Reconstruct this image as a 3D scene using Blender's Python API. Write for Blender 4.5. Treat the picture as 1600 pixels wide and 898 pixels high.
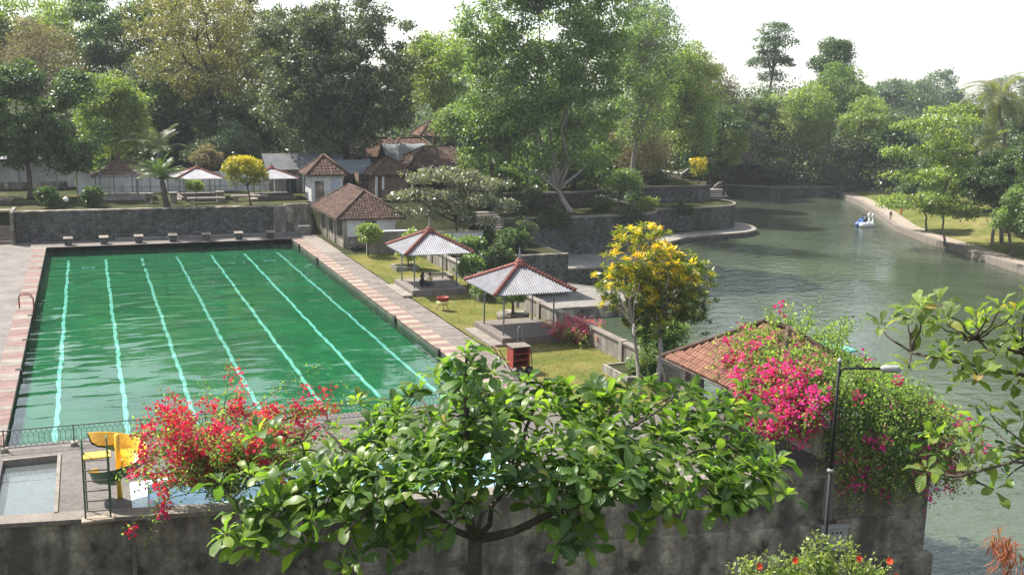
import bpy, math, random
import numpy as np
from mathutils import Vector, Matrix

R = math.radians
SC = bpy.context.scene
COL = SC.collection
for o in list(bpy.data.objects):
    bpy.data.objects.remove(o)

# ------------------------------------------------------------------ camera
CAM_POS = Vector((3.5, -42.0, 13.7))
cam_d = bpy.data.cameras.new('camera')
cam = bpy.data.objects.new('camera', cam_d)
COL.objects.link(cam)
rot = Matrix(((0.92606251, 0.05265304, -0.37367885),
              (-0.37685856, 0.18057806, -0.90849832),
              (0.01964301, 0.98215031, 0.18706932)))
cam.matrix_world = Matrix.Translation(CAM_POS) @ rot.to_4x4()
cam_d.sensor_fit = 'HORIZONTAL'
cam_d.sensor_width = 36.0
cam_d.lens = 36.45
cam_d.clip_start = 0.1
cam_d.clip_end = 3000
SC.camera = cam

# ------------------------------------------------------------------ sky and sun
SUN_AZ = Vector((-0.60, 0.80))          # ground direction towards the sun (behind the trees, to the left)
SUN_EL = R(53)
world = bpy.data.worlds.new('World')
SC.world = world
world.use_nodes = True
wn = world.node_tree
sky = wn.nodes.new('ShaderNodeTexSky')
sky.sky_type = 'NISHITA'
sky.sun_disc = False
sky.sun_elevation = SUN_EL
sky.sun_rotation = math.atan2(SUN_AZ.x, SUN_AZ.y)
sky.air_density = 1.0
sky.dust_density = 1.0
sky.ozone_density = 1.0
bg = wn.nodes['Background']
bg.inputs['Strength'].default_value = 0.14
hs = wn.nodes.new('ShaderNodeHueSaturation')           # thin hazy cloud: the blue is washed out
hs.inputs['Saturation'].default_value = 0.4
wn.links.new(sky.outputs['Color'], hs.inputs['Color'])
wn.links.new(hs.outputs['Color'], bg.inputs['Color'])
sun_d = bpy.data.lights.new('sun', 'SUN')
sun_d.energy = 5.0
sun_d.angle = R(0.53)
sun_d.color = (1.0, 0.95, 0.86)
sun = bpy.data.objects.new('sun', sun_d)
COL.objects.link(sun)
sv = Vector((SUN_AZ.x * math.cos(SUN_EL), SUN_AZ.y * math.cos(SUN_EL), math.sin(SUN_EL)))
sun.rotation_euler = sv.to_track_quat('Z', 'Y').to_euler()
sun.location = (0, 0, 60)
SC.view_settings.view_transform = 'Standard'
SC.view_settings.look = 'None'
SC.view_settings.gamma = 1.0
SC.view_settings.exposure = 1.0
SC.render.engine = 'CYCLES'
SC.cycles.use_denoising = True
SC.cycles.max_bounces = 8
SC.cycles.transparent_max_bounces = 12
SC.cycles.volume_bounces = 0
SC.cycles.caustics_reflective = False
SC.cycles.caustics_refractive = False
SC.cycles.sample_clamp_indirect = 6.0

# ------------------------------------------------------------------ materials
def nodes(name):
    m = bpy.data.materials.new(name)
    m.use_nodes = True
    return m, m.node_tree.nodes, m.node_tree.links, m.node_tree.nodes['Principled BSDF']

def ramp(n, stops):
    r = n.new('ShaderNodeValToRGB')
    e = r.color_ramp.elements
    while len(e) < len(stops):
        e.new(0.5)
    for i, (p, c) in enumerate(stops):
        e[i].position = p
        e[i].color = (*c, 1)
    return r

def surf(name, stops, scale=3.0, rough=0.8, bump=0.3, bscale=30.0, spec=0.3, stretch=(1, 1, 1), metal=0.0, detail=8.0, streak=None, grain=0.8):
    """Mottled procedural surface; streak = (colour, amount) adds rain streaks running down the face."""
    m, n, l, b = nodes(name)
    tc = n.new('ShaderNodeTexCoord')
    mp = n.new('ShaderNodeMapping')
    mp.inputs['Scale'].default_value = stretch
    geo = n.new('ShaderNodeNewGeometry')
    l.new(geo.outputs['Position'], mp.inputs['Vector'])
    no = n.new('ShaderNodeTexNoise')
    no.inputs['Scale'].default_value = scale
    no.inputs['Detail'].default_value = detail
    no.inputs['Roughness'].default_value = 0.65
    l.new(mp.outputs['Vector'], no.inputs['Vector'])
    r = ramp(n, stops)
    l.new(no.outputs['Fac'], r.inputs['Fac'])
    out = r.outputs['Color']
    fg = n.new('ShaderNodeTexNoise'); fg.inputs['Scale'].default_value = scale * 7.3; fg.inputs['Detail'].default_value = 6; fg.inputs['Roughness'].default_value = 0.75
    l.new(geo.outputs['Position'], fg.inputs['Vector'])
    fr_ = ramp(n, [(0.36, (0.62, 0.61, 0.6)), (0.5, (0.98, 0.98, 0.98)), (0.66, (1.18, 1.18, 1.17))]); l.new(fg.outputs['Fac'], fr_.inputs['Fac'])
    mg = n.new('ShaderNodeMix'); mg.data_type = 'RGBA'; mg.blend_type = 'MULTIPLY'; mg.inputs[0].default_value = grain
    l.new(out, mg.inputs[6]); l.new(fr_.outputs['Color'], mg.inputs[7]); out = mg.outputs[2]
    oi = n.new('ShaderNodeObjectInfo')
    mx = n.new('ShaderNodeMix'); mx.data_type = 'RGBA'; mx.blend_type = 'MULTIPLY'
    mr = n.new('ShaderNodeMapRange')
    mr.inputs['To Min'].default_value = 0.82; mr.inputs['To Max'].default_value = 1.12
    l.new(oi.outputs['Random'], mr.inputs['Value'])
    mx.inputs['Factor'].default_value = 1.0
    l.new(out, mx.inputs[6]); l.new(mr.outputs['Result'], mx.inputs[7])
    out = mx.outputs[2]
    if streak:
        mp2 = n.new('ShaderNodeMapping'); mp2.inputs['Scale'].default_value = (0.9, 0.9, 0.16)
        l.new(geo.outputs['Position'], mp2.inputs['Vector'])
        n2 = n.new('ShaderNodeTexNoise'); n2.inputs['Scale'].default_value = 1.7; n2.inputs['Detail'].default_value = 6
        l.new(mp2.outputs['Vector'], n2.inputs['Vector'])
        r2 = ramp(n, [(0.42, (0, 0, 0)), (0.62, (streak[1],) * 3)])
        l.new(n2.outputs['Fac'], r2.inputs['Fac'])
        m2 = n.new('ShaderNodeMix'); m2.data_type = 'RGBA'
        l.new(r2.outputs['Color'], m2.inputs[0]); l.new(out, m2.inputs[6])
        m2.inputs[7].default_value = (*streak[0], 1)
        out = m2.outputs[2]
    l.new(out, b.inputs['Base Color'])
    b.inputs['Roughness'].default_value = rough
    b.inputs['Specular IOR Level'].default_value = spec
    b.inputs['Metallic'].default_value = metal
    if bump:
        nb = n.new('ShaderNodeTexNoise'); nb.inputs['Scale'].default_value = bscale; nb.inputs['Detail'].default_value = 5
        l.new(geo.outputs['Position'], nb.inputs['Vector'])
        bp = n.new('ShaderNodeBump'); bp.inputs['Strength'].default_value = bump; bp.inputs['Distance'].default_value = 0.05
        l.new(nb.outputs['Fac'], bp.inputs['Height']); l.new(bp.outputs['Normal'], b.inputs['Normal'])
    return m

def stone_mat(name, c1, c2, mortar, scale):
    m, n, l, b = nodes(name)
    geo = n.new('ShaderNodeNewGeometry')
    nz = n.new('ShaderNodeTexNoise'); nz.inputs['Scale'].default_value = 2.0; nz.inputs['Detail'].default_value = 4
    l.new(geo.outputs['Position'], nz.inputs['Vector'])
    ad = n.new('ShaderNodeMix'); ad.data_type = 'VECTOR'; ad.inputs[0].default_value = 0.12
    l.new(geo.outputs['Position'], ad.inputs[4]); l.new(nz.outputs['Color'], ad.inputs[5])
    v = n.new('ShaderNodeTexVoronoi'); v.inputs['Scale'].default_value = scale
    l.new(ad.outputs[1], v.inputs['Vector'])
    ve = n.new('ShaderNodeTexVoronoi'); ve.feature = 'DISTANCE_TO_EDGE'; ve.inputs['Scale'].default_value = scale
    l.new(ad.outputs[1], ve.inputs['Vector'])
    sp = n.new('ShaderNodeSeparateColor'); l.new(v.outputs['Color'], sp.inputs[0])
    r = ramp(n, [(0.0, c1), (1.0, c2)]); l.new(sp.outputs[0], r.inputs['Fac'])
    r2 = ramp(n, [(0.03, (1, 1, 1)), (0.12, (0, 0, 0))]); l.new(ve.outputs['Distance'], r2.inputs['Fac'])
    mx = n.new('ShaderNodeMix'); mx.data_type = 'RGBA'
    l.new(r2.outputs['Color'], mx.inputs[0]); l.new(r.outputs['Color'], mx.inputs[6]); mx.inputs[7].default_value = (*mortar, 1)
    mo = n.new('ShaderNodeTexNoise'); mo.inputs['Scale'].default_value = 0.35; mo.inputs['Detail'].default_value = 7
    l.new(geo.outputs['Position'], mo.inputs['Vector'])
    r3 = ramp(n, [(0.45, (0, 0, 0)), (0.7, (0.75, 0.75, 0.75))]); l.new(mo.outputs['Fac'], r3.inputs['Fac'])
    m3 = n.new('ShaderNodeMix'); m3.data_type = 'RGBA'
    l.new(r3.outputs['Color'], m3.inputs[0]); l.new(mx.outputs[2], m3.inputs[6]); m3.inputs[7].default_value = (0.045, 0.05, 0.03, 1)
    l.new(m3.outputs[2], b.inputs['Base Color'])
    b.inputs['Roughness'].default_value = 0.85; b.inputs['Specular IOR Level'].default_value = 0.2
    bp = n.new('ShaderNodeBump'); bp.inputs['Strength'].default_value = 0.9; bp.inputs['Distance'].default_value = 0.12
    r4 = ramp(n, [(0.0, (0, 0, 0)), (0.25, (1, 1, 1))]); l.new(ve.outputs['Distance'], r4.inputs['Fac'])
    l.new(r4.outputs['Color'], bp.inputs['Height']); l.new(bp.outputs['Normal'], b.inputs['Normal'])
    return m

def leaf_mat(name, stops, trans=0.35, rough=0.38, spec=0.5, tcol=1.6, gain=1.5):
    """Leaves: per-leaf colour from the attribute 'v'; part of the light passes through the blade."""
    m, n, l, b = nodes(name)
    at = n.new('ShaderNodeAttribute'); at.attribute_name = 'v'
    oi = n.new('ShaderNodeObjectInfo')
    ad = n.new('ShaderNodeMath'); ad.operation = 'ADD'
    md = n.new('ShaderNodeMath'); md.operation = 'FRACT'
    l.new(at.outputs['Fac'], ad.inputs[0])
    mu = n.new('ShaderNodeMath'); mu.operation = 'MULTIPLY'; mu.inputs[1].default_value = 0.0
    l.new(oi.outputs['Random'], mu.inputs[0]); l.new(mu.outputs[0], ad.inputs[1])
    trans = min(0.6, trans + 0.08)
    sat_ = 0.80 if gain > 1.2 else 1.0
    def adj(col):
        lum = 0.3 * col[0] + 0.59 * col[1] + 0.11 * col[2]
        return tuple(min(0.8, (lum + (c_ - lum) * sat_) * gain * w_) for c_, w_ in zip(col, (1.12, 1.0, 0.95)))
    r = ramp(n, [(p_, adj(col)) for p_, col in stops]); l.new(at.outputs['Fac'], r.inputs['Fac'])
    l.new(r.outputs['Color'], b.inputs['Base Color'])
    b.inputs['Roughness'].default_value = rough
    b.inputs['Specular IOR Level'].default_value = spec
    tr = n.new('ShaderNodeBsdfTranslucent')
    mx = n.new('ShaderNodeMix'); mx.data_type = 'RGBA'; mx.blend_type = 'MULTIPLY'; mx.inputs[0].default_value = 1
    l.new(r.outputs['Color'], mx.inputs[6]); mx.inputs[7].default_value = (tcol * 1.05, tcol * 1.15, tcol * 0.45, 1)
    l.new(mx.outputs[2], tr.inputs['Color'])
    ms = n.new('ShaderNodeMixShader'); ms.inputs['Fac'].default_value = trans
    l.new(b.outputs[0], ms.inputs[1]); l.new(tr.outputs[0], ms.inputs[2])
    l.new(ms.outputs[0], n['Material Output'].inputs['Surface'])
    return m

def leaf_obj_mat(name, stops, trans=0.4, rough=0.3, spec=0.6, tcol=1.7):
    """Single big leaves: colour from the object's own random number, paler veins, slight mottling."""
    m, n, l, b = nodes(name)
    oi = n.new('ShaderNodeObjectInfo'); tc = n.new('ShaderNodeTexCoord')
    r = ramp(n, stops); l.new(oi.outputs['Random'], r.inputs['Fac'])
    sx = n.new('ShaderNodeSeparateXYZ'); l.new(tc.outputs['Object'], sx.inputs[0])
    ax = n.new('ShaderNodeMath'); ax.operation = 'ABSOLUTE'; l.new(sx.outputs[0], ax.inputs[0])
    sub = n.new('ShaderNodeMath'); sub.operation = 'SUBTRACT'; l.new(sx.outputs[1], sub.inputs[0]); l.new(ax.outputs[0], sub.inputs[1])
    sn = n.new('ShaderNodeMath'); sn.operation = 'MULTIPLY'; sn.inputs[1].default_value = 62; l.new(sub.outputs[0], sn.inputs[0])
    si = n.new('ShaderNodeMath'); si.operation = 'SINE'; l.new(sn.outputs[0], si.inputs[0])
    rv = ramp(n, [(0.9, (0, 0, 0)), (0.99, (0.35, 0.35, 0.35))]); l.new(si.outputs[0], rv.inputs['Fac'])
    rm = ramp(n, [(0.006, (0.7, 0.7, 0.7)), (0.016, (0, 0, 0))]); l.new(ax.outputs[0], rm.inputs['Fac'])
    mxv = n.new('ShaderNodeMath'); mxv.operation = 'MAXIMUM'; l.new(rv.outputs['Color'], mxv.inputs[0]); l.new(rm.outputs['Color'], mxv.inputs[1])
    cm = n.new('ShaderNodeMix'); cm.data_type = 'RGBA'
    l.new(mxv.outputs[0], cm.inputs[0]); l.new(r.outputs['Color'], cm.inputs[6]); cm.inputs[7].default_value = (0.25, 0.34, 0.1, 1)
    l.new(cm.outputs[2], b.inputs['Base Color'])
    b.inputs['Roughness'].default_value = rough; b.inputs['Specular IOR Level'].default_value = spec
    bp = n.new('ShaderNodeBump'); bp.inputs['Strength'].default_value = 0.35; bp.inputs['Distance'].default_value = 0.01
    l.new(si.outputs[0], bp.inputs['Height']); l.new(bp.outputs['Normal'], b.inputs['Normal'])
    tr = n.new('ShaderNodeBsdfTranslucent')
    mx = n.new('ShaderNodeMix'); mx.data_type = 'RGBA'; mx.blend_type = 'MULTIPLY'; mx.inputs[0].default_value = 1
    l.new(cm.outputs[2], mx.inputs[6]); mx.inputs[7].default_value = (tcol, tcol * 1.15, tcol * 0.4, 1)
    l.new(mx.outputs[2], tr.inputs['Color'])
    ms = n.new('ShaderNodeMixShader'); ms.inputs['Fac'].default_value = trans
    l.new(b.outputs[0], ms.inputs[1]); l.new(tr.outputs[0], ms.inputs[2])
    l.new(ms.outputs[0], n['Material Output'].inputs['Surface'])
    return m

def water_mat(name, body, clear, tint, wave, strength, rough=0.03, dist=0.1, ior=1.40):
    """Water: mirror by Fresnel over a murky body that lets some light through to the floor."""
    m, n, l, b = nodes(name)
    n.remove(b)
    geo = n.new('ShaderNodeNewGeometry')
    h = None
    for (sx, sy, rz, sc, det, w) in wave:
        mp = n.new('ShaderNodeMapping'); mp.inputs['Scale'].default_value = (sx, sy, 1); mp.inputs['Rotation'].default_value = (0, 0, rz)
        l.new(geo.outputs['Position'], mp.inputs['Vector'])
        no = n.new('ShaderNodeTexNoise'); no.inputs['Scale'].default_value = sc; no.inputs['Detail'].default_value = det; no.inputs['Distortion'].default_value = 0.6
        l.new(mp.outputs['Vector'], no.inputs['Vector'])
        mu = n.new('ShaderNodeMath'); mu.operation = 'MULTIPLY'; mu.inputs[1].default_value = w
        l.new(no.outputs['Fac'], mu.inputs[0])
        if h is None:
            h = mu.outputs[0]
        else:
            a = n.new('ShaderNodeMath'); a.operation = 'ADD'; l.new(h, a.inputs[0]); l.new(mu.outputs[0], a.inputs[1]); h = a.outputs[0]
    gu = n.new('ShaderNodeTexNoise'); gu.inputs['Scale'].default_value = 0.035; gu.inputs['Detail'].default_value = 2
    l.new(geo.outputs['Position'], gu.inputs['Vector'])
    rg = ramp(n, [(0.38, (0.35, 0.35, 0.35)), (0.6, (1, 1, 1))]); l.new(gu.outputs['Fac'], rg.inputs['Fac'])      # gusts: calm and ruffled patches
    mg = n.new('ShaderNodeMath'); mg.operation = 'MULTIPLY'; l.new(h, mg.inputs[0]); l.new(rg.outputs['Color'], mg.inputs[1]); h = mg.outputs[0]
    bp = n.new('ShaderNodeBump'); bp.inputs['Strength'].default_value = strength; bp.inputs['Distance'].default_value = dist
    l.new(h, bp.inputs['Height'])
    fr = n.new('ShaderNodeFresnel'); fr.inputs['IOR'].default_value = ior
    l.new(bp.outputs['Normal'], fr.inputs['Normal'])
    gl = n.new('ShaderNodeBsdfGlossy'); gl.inputs['Roughness'].default_value = rough
    l.new(bp.outputs['Normal'], gl.inputs['Normal'])
    di = n.new('ShaderNodeBsdfDiffuse')
    no = n.new('ShaderNodeTexNoise'); no.inputs['Scale'].default_value = 0.12; no.inputs['Detail'].default_value = 4
    l.new(geo.outputs['Position'], no.inputs['Vector'])
    r = ramp(n, [(0.35, tuple(c * 0.75 for c in body)), (0.65, tuple(c * 1.25 for c in body))]); l.new(no.outputs['Fac'], r.inputs['Fac'])
    l.new(r.outputs['Color'], di.inputs['Color'])
    tp = n.new('ShaderNodeBsdfTransparent'); tp.inputs['Color'].default_value = (*tint, 1)
    m1 = n.new('ShaderNodeMixShader'); m1.inputs['Fac'].default_value = clear
    l.new(di.outputs[0], m1.inputs[1]); l.new(tp.outputs[0], m1.inputs[2])
    m2 = n.new('ShaderNodeMixShader')
    l.new(fr.outputs[0], m2.inputs['Fac']); l.new(m1.outputs[0], m2.inputs[1]); l.new(gl.outputs[0], m2.inputs[2])
    l.new(m2.outputs[0], n['Material Output'].inputs['Surface'])
    return m

MT = {}
MT['concrete'] = surf('concrete', [(0.3, (0.17, 0.16, 0.145)), (0.7, (0.30, 0.285, 0.26))], 1.2, 0.85, 0.3, 40)
MT['deck'] = surf('deck', [(0.3, (0.115, 0.102, 0.095)), (0.7, (0.20, 0.18, 0.165))], 0.6, 0.85, 0.25, 30)
MT['coping'] = surf('coping', [(0.3, (0.17, 0.145, 0.125)), (0.7, (0.28, 0.245, 0.21))], 1.2, 0.85, 0.3, 30)
MT['darkwall'] = surf('stained_render', [(0.36, (0.06, 0.053, 0.044)), (0.45, (0.22, 0.19, 0.155)), (0.56, (0.34, 0.30, 0.245)), (0.66, (0.50, 0.45, 0.375))], 1.1, 0.88, 0.7, 12, 0.2, streak=((0.06, 0.054, 0.047), 0.75))
MT['oldwall'] = surf('lawn_wall', [(0.3, (0.20, 0.185, 0.16)), (0.7, (0.36, 0.33, 0.28))], 0.9, 0.88, 0.4, 18, 0.2, streak=((0.09, 0.085, 0.075), 0.7))
MT['white'] = surf('white_plaster', [(0.3, (0.55, 0.56, 0.57)), (0.7, (0.74, 0.75, 0.76))], 0.8, 0.8, 0.15, 20, streak=((0.4, 0.4, 0.39), 0.5))
MT['bluegrey'] = surf('blue_plaster', [(0.3, (0.36, 0.43, 0.52)), (0.7, (0.48, 0.55, 0.64))], 0.8, 0.8, 0.15, 20)
MT['pink'] = surf('pink_slab', [(0.3, (0.165, 0.10, 0.088)), (0.7, (0.25, 0.165, 0.145))], 2.5, 0.8, 0.2, 40)
MT['cream'] = surf('cream_slab', [(0.3, (0.25, 0.20, 0.15)), (0.7, (0.35, 0.295, 0.23))], 2.5, 0.8, 0.2, 40)
MT['paver'] = surf('paver', [(0.3, (0.14, 0.118, 0.105)), (0.7, (0.225, 0.195, 0.172))], 2.0, 0.85, 0.3, 40)
MT['pooltile'] = surf('pool_floor', [(0.3, (0.005, 0.085, 0.034)), (0.7, (0.018, 0.17, 0.06))], 0.22, 0.7, 0.0)
MT['poolside'] = surf('pool_side', [(0.3, (0.07, 0.09, 0.06)), (0.7, (0.16, 0.17, 0.13))], 1.5, 0.8, 0.3, 20, streak=((0.05, 0.055, 0.045), 0.8))
MT['lane'] = surf('lane_paint', [(0.3, (0.46, 0.68, 0.74)), (0.7, (0.58, 0.76, 0.82))], 1.5, 0.6, 0.0)
MT['bluepaint'] = surf('blue_pool_paint', [(0.3, (0.62, 0.78, 0.88)), (0.7, (0.72, 0.85, 0.92))], 0.8, 0.6, 0.0)
MT['greypaint'] = surf('grey_pool_paint', [(0.3, (0.26, 0.28, 0.29)), (0.7, (0.36, 0.38, 0.39))], 0.8, 0.7, 0.0)
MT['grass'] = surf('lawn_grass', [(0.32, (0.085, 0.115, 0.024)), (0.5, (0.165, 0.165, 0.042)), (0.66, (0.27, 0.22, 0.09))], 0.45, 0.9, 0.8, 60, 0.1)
MT['bankgrass'] = surf('bank_grass', [(0.30, (0.07, 0.10, 0.018)), (0.5, (0.15, 0.16, 0.04)), (0.7, (0.27, 0.22, 0.10))], 0.12, 0.9, 0.8, 30, 0.1)
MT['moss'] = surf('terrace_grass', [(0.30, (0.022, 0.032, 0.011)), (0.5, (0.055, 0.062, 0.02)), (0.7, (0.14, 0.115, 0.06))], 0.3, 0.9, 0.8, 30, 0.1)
MT['soil'] = surf('forest_floor', [(0.30, (0.022, 0.028, 0.012)), (0.6, (0.05, 0.052, 0.022)), (0.75, (0.10, 0.085, 0.05))], 0.15, 0.95, 0.8, 12, 0.1)
MT['dirt'] = surf('path_dirt', [(0.30, (0.26, 0.215, 0.17)), (0.7, (0.40, 0.34, 0.28))], 0.8, 0.9, 0.4, 30, 0.1)
MT['stone'] = stone_mat('stone_masonry', (0.055, 0.055, 0.053), (0.15, 0.148, 0.14), (0.11, 0.11, 0.10), 2.6)
MT['stonebrown'] = stone_mat('brown_masonry', (0.06, 0.05, 0.04), (0.15, 0.12, 0.095), (0.08, 0.075, 0.06), 2.6)
MT['tile'] = surf('clay_tile', [(0.3, (0.038, 0.027, 0.023)), (0.5, (0.09, 0.054, 0.042)), (0.7, (0.20, 0.125, 0.10))], 2.6, 0.85, 0.3, 40, 0.2)
MT['tiledark'] = surf('weathered_tile', [(0.25, (0.05, 0.035, 0.028)), (0.5, (0.10, 0.065, 0.048)), (0.75, (0.17, 0.11, 0.08))], 1.4, 0.88, 0.3, 30, 0.2)
MT['tilered'] = surf('red_roof_tile', [(0.3, (0.075, 0.045, 0.034)), (0.5, (0.15, 0.085, 0.06)), (0.7, (0.26, 0.16, 0.12))], 1.8, 0.85, 0.3, 30, 0.2)
MT['shedtile'] = surf('shed_tile', [(0.25, (0.13, 0.06, 0.042)), (0.5, (0.22, 0.105, 0.07)), (0.75, (0.30, 0.155, 0.11))], 2.5, 0.8, 0.3, 40, 0.25)
MT['ridge'] = surf('ridge_tile', [(0.3, (0.17, 0.055, 0.045)), (0.7, (0.29, 0.115, 0.09))], 3.0, 0.75, 0.3, 40)
MT['zinc'] = surf('corrugated_sheet', [(0.3, (0.20, 0.20, 0.23)), (0.5, (0.26, 0.26, 0.295)), (0.7, (0.33, 0.33, 0.37))], 1.3, 0.6, 0.0, 30, 0.3, streak=((0.17, 0.155, 0.15), 0.6))
MT['zincdark'] = surf('grey_sheet', [(0.3, (0.06, 0.062, 0.068)), (0.7, (0.125, 0.13, 0.14))], 0.8, 0.65, 0.2, 20, 0.4)
MT['steel'] = surf('painted_steel', [(0.3, (0.20, 0.23, 0.26)), (0.7, (0.28, 0.31, 0.34))], 3, 0.5, 0.0, metal=0.2)
MT['railgreen'] = surf('rail_paint', [(0.3, (0.10, 0.12, 0.11)), (0.7, (0.17, 0.19, 0.175))], 3, 0.5, 0.0, metal=0.1)
MT['black'] = surf('black_metal', [(0.3, (0.012, 0.012, 0.013)), (0.7, (0.03, 0.03, 0.032))], 3, 0.55, 0.0)
MT['redmetal'] = surf('red_paint', [(0.3, (0.20, 0.025, 0.02)), (0.7, (0.34, 0.06, 0.045))], 3, 0.6, 0.1)
MT['rust'] = surf('rusty_tube', [(0.3, (0.16, 0.075, 0.055)), (0.7, (0.27, 0.15, 0.12))], 4, 0.6, 0.1)
MT['yellow'] = surf('yellow_plastic', [(0.3, (0.62, 0.36, 0.02)), (0.7, (0.74, 0.46, 0.035))], 1.5, 0.35, 0.0, spec=0.5)
MT['greenplastic'] = surf('green_plastic', [(0.3, (0.02, 0.10, 0.055)), (0.7, (0.04, 0.15, 0.085))], 1.5, 0.4, 0.0, spec=0.5)
MT['turq'] = surf('turquoise_paint', [(0.3, (0.10, 0.50, 0.48)), (0.7, (0.16, 0.62, 0.58))], 1.5, 0.5, 0.0)
MT['brick'] = surf('brick_face', [(0.3, (0.13, 0.085, 0.065)), (0.7, (0.24, 0.16, 0.125))], 3.0, 0.9, 0.4, 14)
MT['bark'] = surf('bark', [(0.3, (0.055, 0.045, 0.035)), (0.7, (0.14, 0.12, 0.095))], 2.5, 0.9, 0.6, 16, 0.1, (1, 1, 0.3))
MT['barkpale'] = surf('pale_bark', [(0.3, (0.17, 0.155, 0.135)), (0.7, (0.36, 0.33, 0.295))], 1.6, 0.9, 0.5, 16, 0.1, (1, 1, 0.4))
MT['twig'] = surf('grey_twig', [(0.3, (0.19, 0.165, 0.14)), (0.7, (0.30, 0.265, 0.235))], 1.6, 0.9, 0.2, 16, 0.1)
MT['whiteplastic'] = surf('white_fibreglass', [(0.3, (0.70, 0.71, 0.73)), (0.7, (0.80, 0.81, 0.82))], 1.5, 0.35, 0.0, spec=0.5)
MT['blueplastic'] = surf('blue_fibreglass', [(0.3, (0.06, 0.14, 0.38)), (0.7, (0.09, 0.19, 0.46))], 1.5, 0.4, 0.0, spec=0.5)
MT['skin'] = surf('skin', [(0.3, (0.22, 0.115, 0.07)), (0.7, (0.28, 0.15, 0.095))], 6, 0.6, 0.0)
MT['hair'] = surf('hair', [(0.3, (0.008, 0.007, 0.006)), (0.7, (0.016, 0.013, 0.011))], 6, 0.5, 0.0)
MT['clothdark'] = surf('dark_cloth', [(0.3, (0.016, 0.017, 0.024)), (0.7, (0.03, 0.032, 0.042))], 6, 0.9, 0.2, 60)
MT['clothblue'] = surf('blue_cloth', [(0.3, (0.05, 0.10, 0.20)), (0.7, (0.08, 0.15, 0.27))], 6, 0.9, 0.2, 60)
MT['clothyellow'] = surf('yellow_cloth', [(0.3, (0.55, 0.50, 0.20)), (0.7, (0.68, 0.64, 0.32))], 6, 0.9, 0.2, 60)
MT['clothred'] = surf('red_cloth', [(0.3, (0.40, 0.07, 0.05)), (0.7, (0.50, 0.11, 0.08))], 6, 0.9, 0.2, 60)
MT['clothgrey'] = surf('grey_cloth', [(0.3, (0.17, 0.17, 0.19)), (0.7, (0.25, 0.25, 0.27))], 6, 0.9, 0.2, 60)
MT['tarp'] = surf('tarpaulin', [(0.3, (0.10, 0.11, 0.118)), (0.7, (0.19, 0.205, 0.22))], 0.8, 0.6, 0.4, 3, 0.4)
MT['rubber'] = surf('rubber', [(0.3, (0.015, 0.015, 0.015)), (0.7, (0.03, 0.03, 0.03))], 4, 0.7, 0.0)
MT['box'] = surf('grey_meter_box', [(0.3, (0.30, 0.31, 0.29)), (0.7, (0.38, 0.39, 0.37))], 3, 0.7, 0.1, 30)

MT['poolwater'] = water_mat('pool_water', (0.002, 0.042, 0.02), 0.86, (0.6, 0.96, 0.84),
                            [(0.5, 1.0, R(12), 0.55, 1.2, 1.0), (0.5, 1.3, R(-20), 1.5, 2.0, 0.12)], 0.9, 0.01, 0.165, 1.5)
MT['bluewater'] = water_mat('blue_pool_water', (0.25, 0.5, 0.75), 0.85, (0.80, 0.94, 0.99),
                            [(0.8, 1.2, R(12), 1.5, 2.0, 0.6)], 0.25, 0.02, 0.1)
MT['greywater'] = water_mat('shallow_water', (0.16, 0.18, 0.18), 0.6, (0.8, 0.86, 0.85),
                            [(0.8, 1.2, R(12), 2.2, 2.0, 0.3)], 0.2, 0.02, 0.08)
MT['lakewater'] = water_mat('lake_water', (0.055, 0.072, 0.044), 0.0, (1, 1, 1),
                            [(0.8, 1.3, R(-15), 0.7, 3.0, 1.0), (0.9, 1.4, R(10), 2.2, 3.0, 0.35)], 0.9, 0.02, 0.13, 1.6)

G = lambda *s: list(s)
LF = {}
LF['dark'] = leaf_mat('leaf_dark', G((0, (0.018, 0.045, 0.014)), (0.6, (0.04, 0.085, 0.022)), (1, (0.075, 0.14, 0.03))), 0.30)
LF['mango'] = leaf_mat('leaf_greygreen', G((0, (0.028, 0.05, 0.024)), (0.6, (0.058, 0.088, 0.042)), (1, (0.12, 0.15, 0.085))), 0.25, 0.42, 0.5)
LF['mid'] = leaf_mat('leaf_mid', G((0, (0.04, 0.085, 0.024)), (0.6, (0.08, 0.15, 0.04)), (1, (0.14, 0.22, 0.065))), 0.42)
LF['light'] = leaf_mat('leaf_light', G((0, (0.06, 0.11, 0.022)), (0.6, (0.12, 0.185, 0.035)), (1, (0.20, 0.27, 0.06))), 0.42)
LF['olive'] = leaf_mat('leaf_olive', G((0, (0.06, 0.065, 0.022)), (0.6, (0.11, 0.115, 0.035)), (1, (0.18, 0.175, 0.06))), 0.38)
LF['brown'] = leaf_mat('leaf_brownish', G((0, (0.07, 0.062, 0.04)), (0.6, (0.125, 0.11, 0.075)), (1, (0.18, 0.165, 0.11))), 0.3, 0.6, 0.2)
LF['blue'] = leaf_mat('leaf_bluegreen', G((0, (0.03, 0.065, 0.035)), (0.6, (0.055, 0.105, 0.055)), (1, (0.09, 0.15, 0.08))), 0.3)
LF['croton'] = leaf_mat('leaf_croton', G((0, (0.03, 0.065, 0.014)), (0.38, (0.13, 0.19, 0.025)), (0.6, (0.42, 0.38, 0.025)), (1, (0.70, 0.52, 0.035))), 0.32, gain=1.0)
LF['boug'] = leaf_mat('leaf_bougainvillea', G((0, (0.05, 0.105, 0.02)), (0.6, (0.11, 0.21, 0.032)), (1, (0.20, 0.31, 0.055))), 0.5, 0.5, 0.3)
LF['pink'] = leaf_mat('bract_pink', G((0, (0.42, 0.016, 0.20)), (0.5, (0.60, 0.03, 0.33)), (1, (0.72, 0.10, 0.46))), 0.42, 0.6, 0.2, 1.25, gain=1.0)
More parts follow.
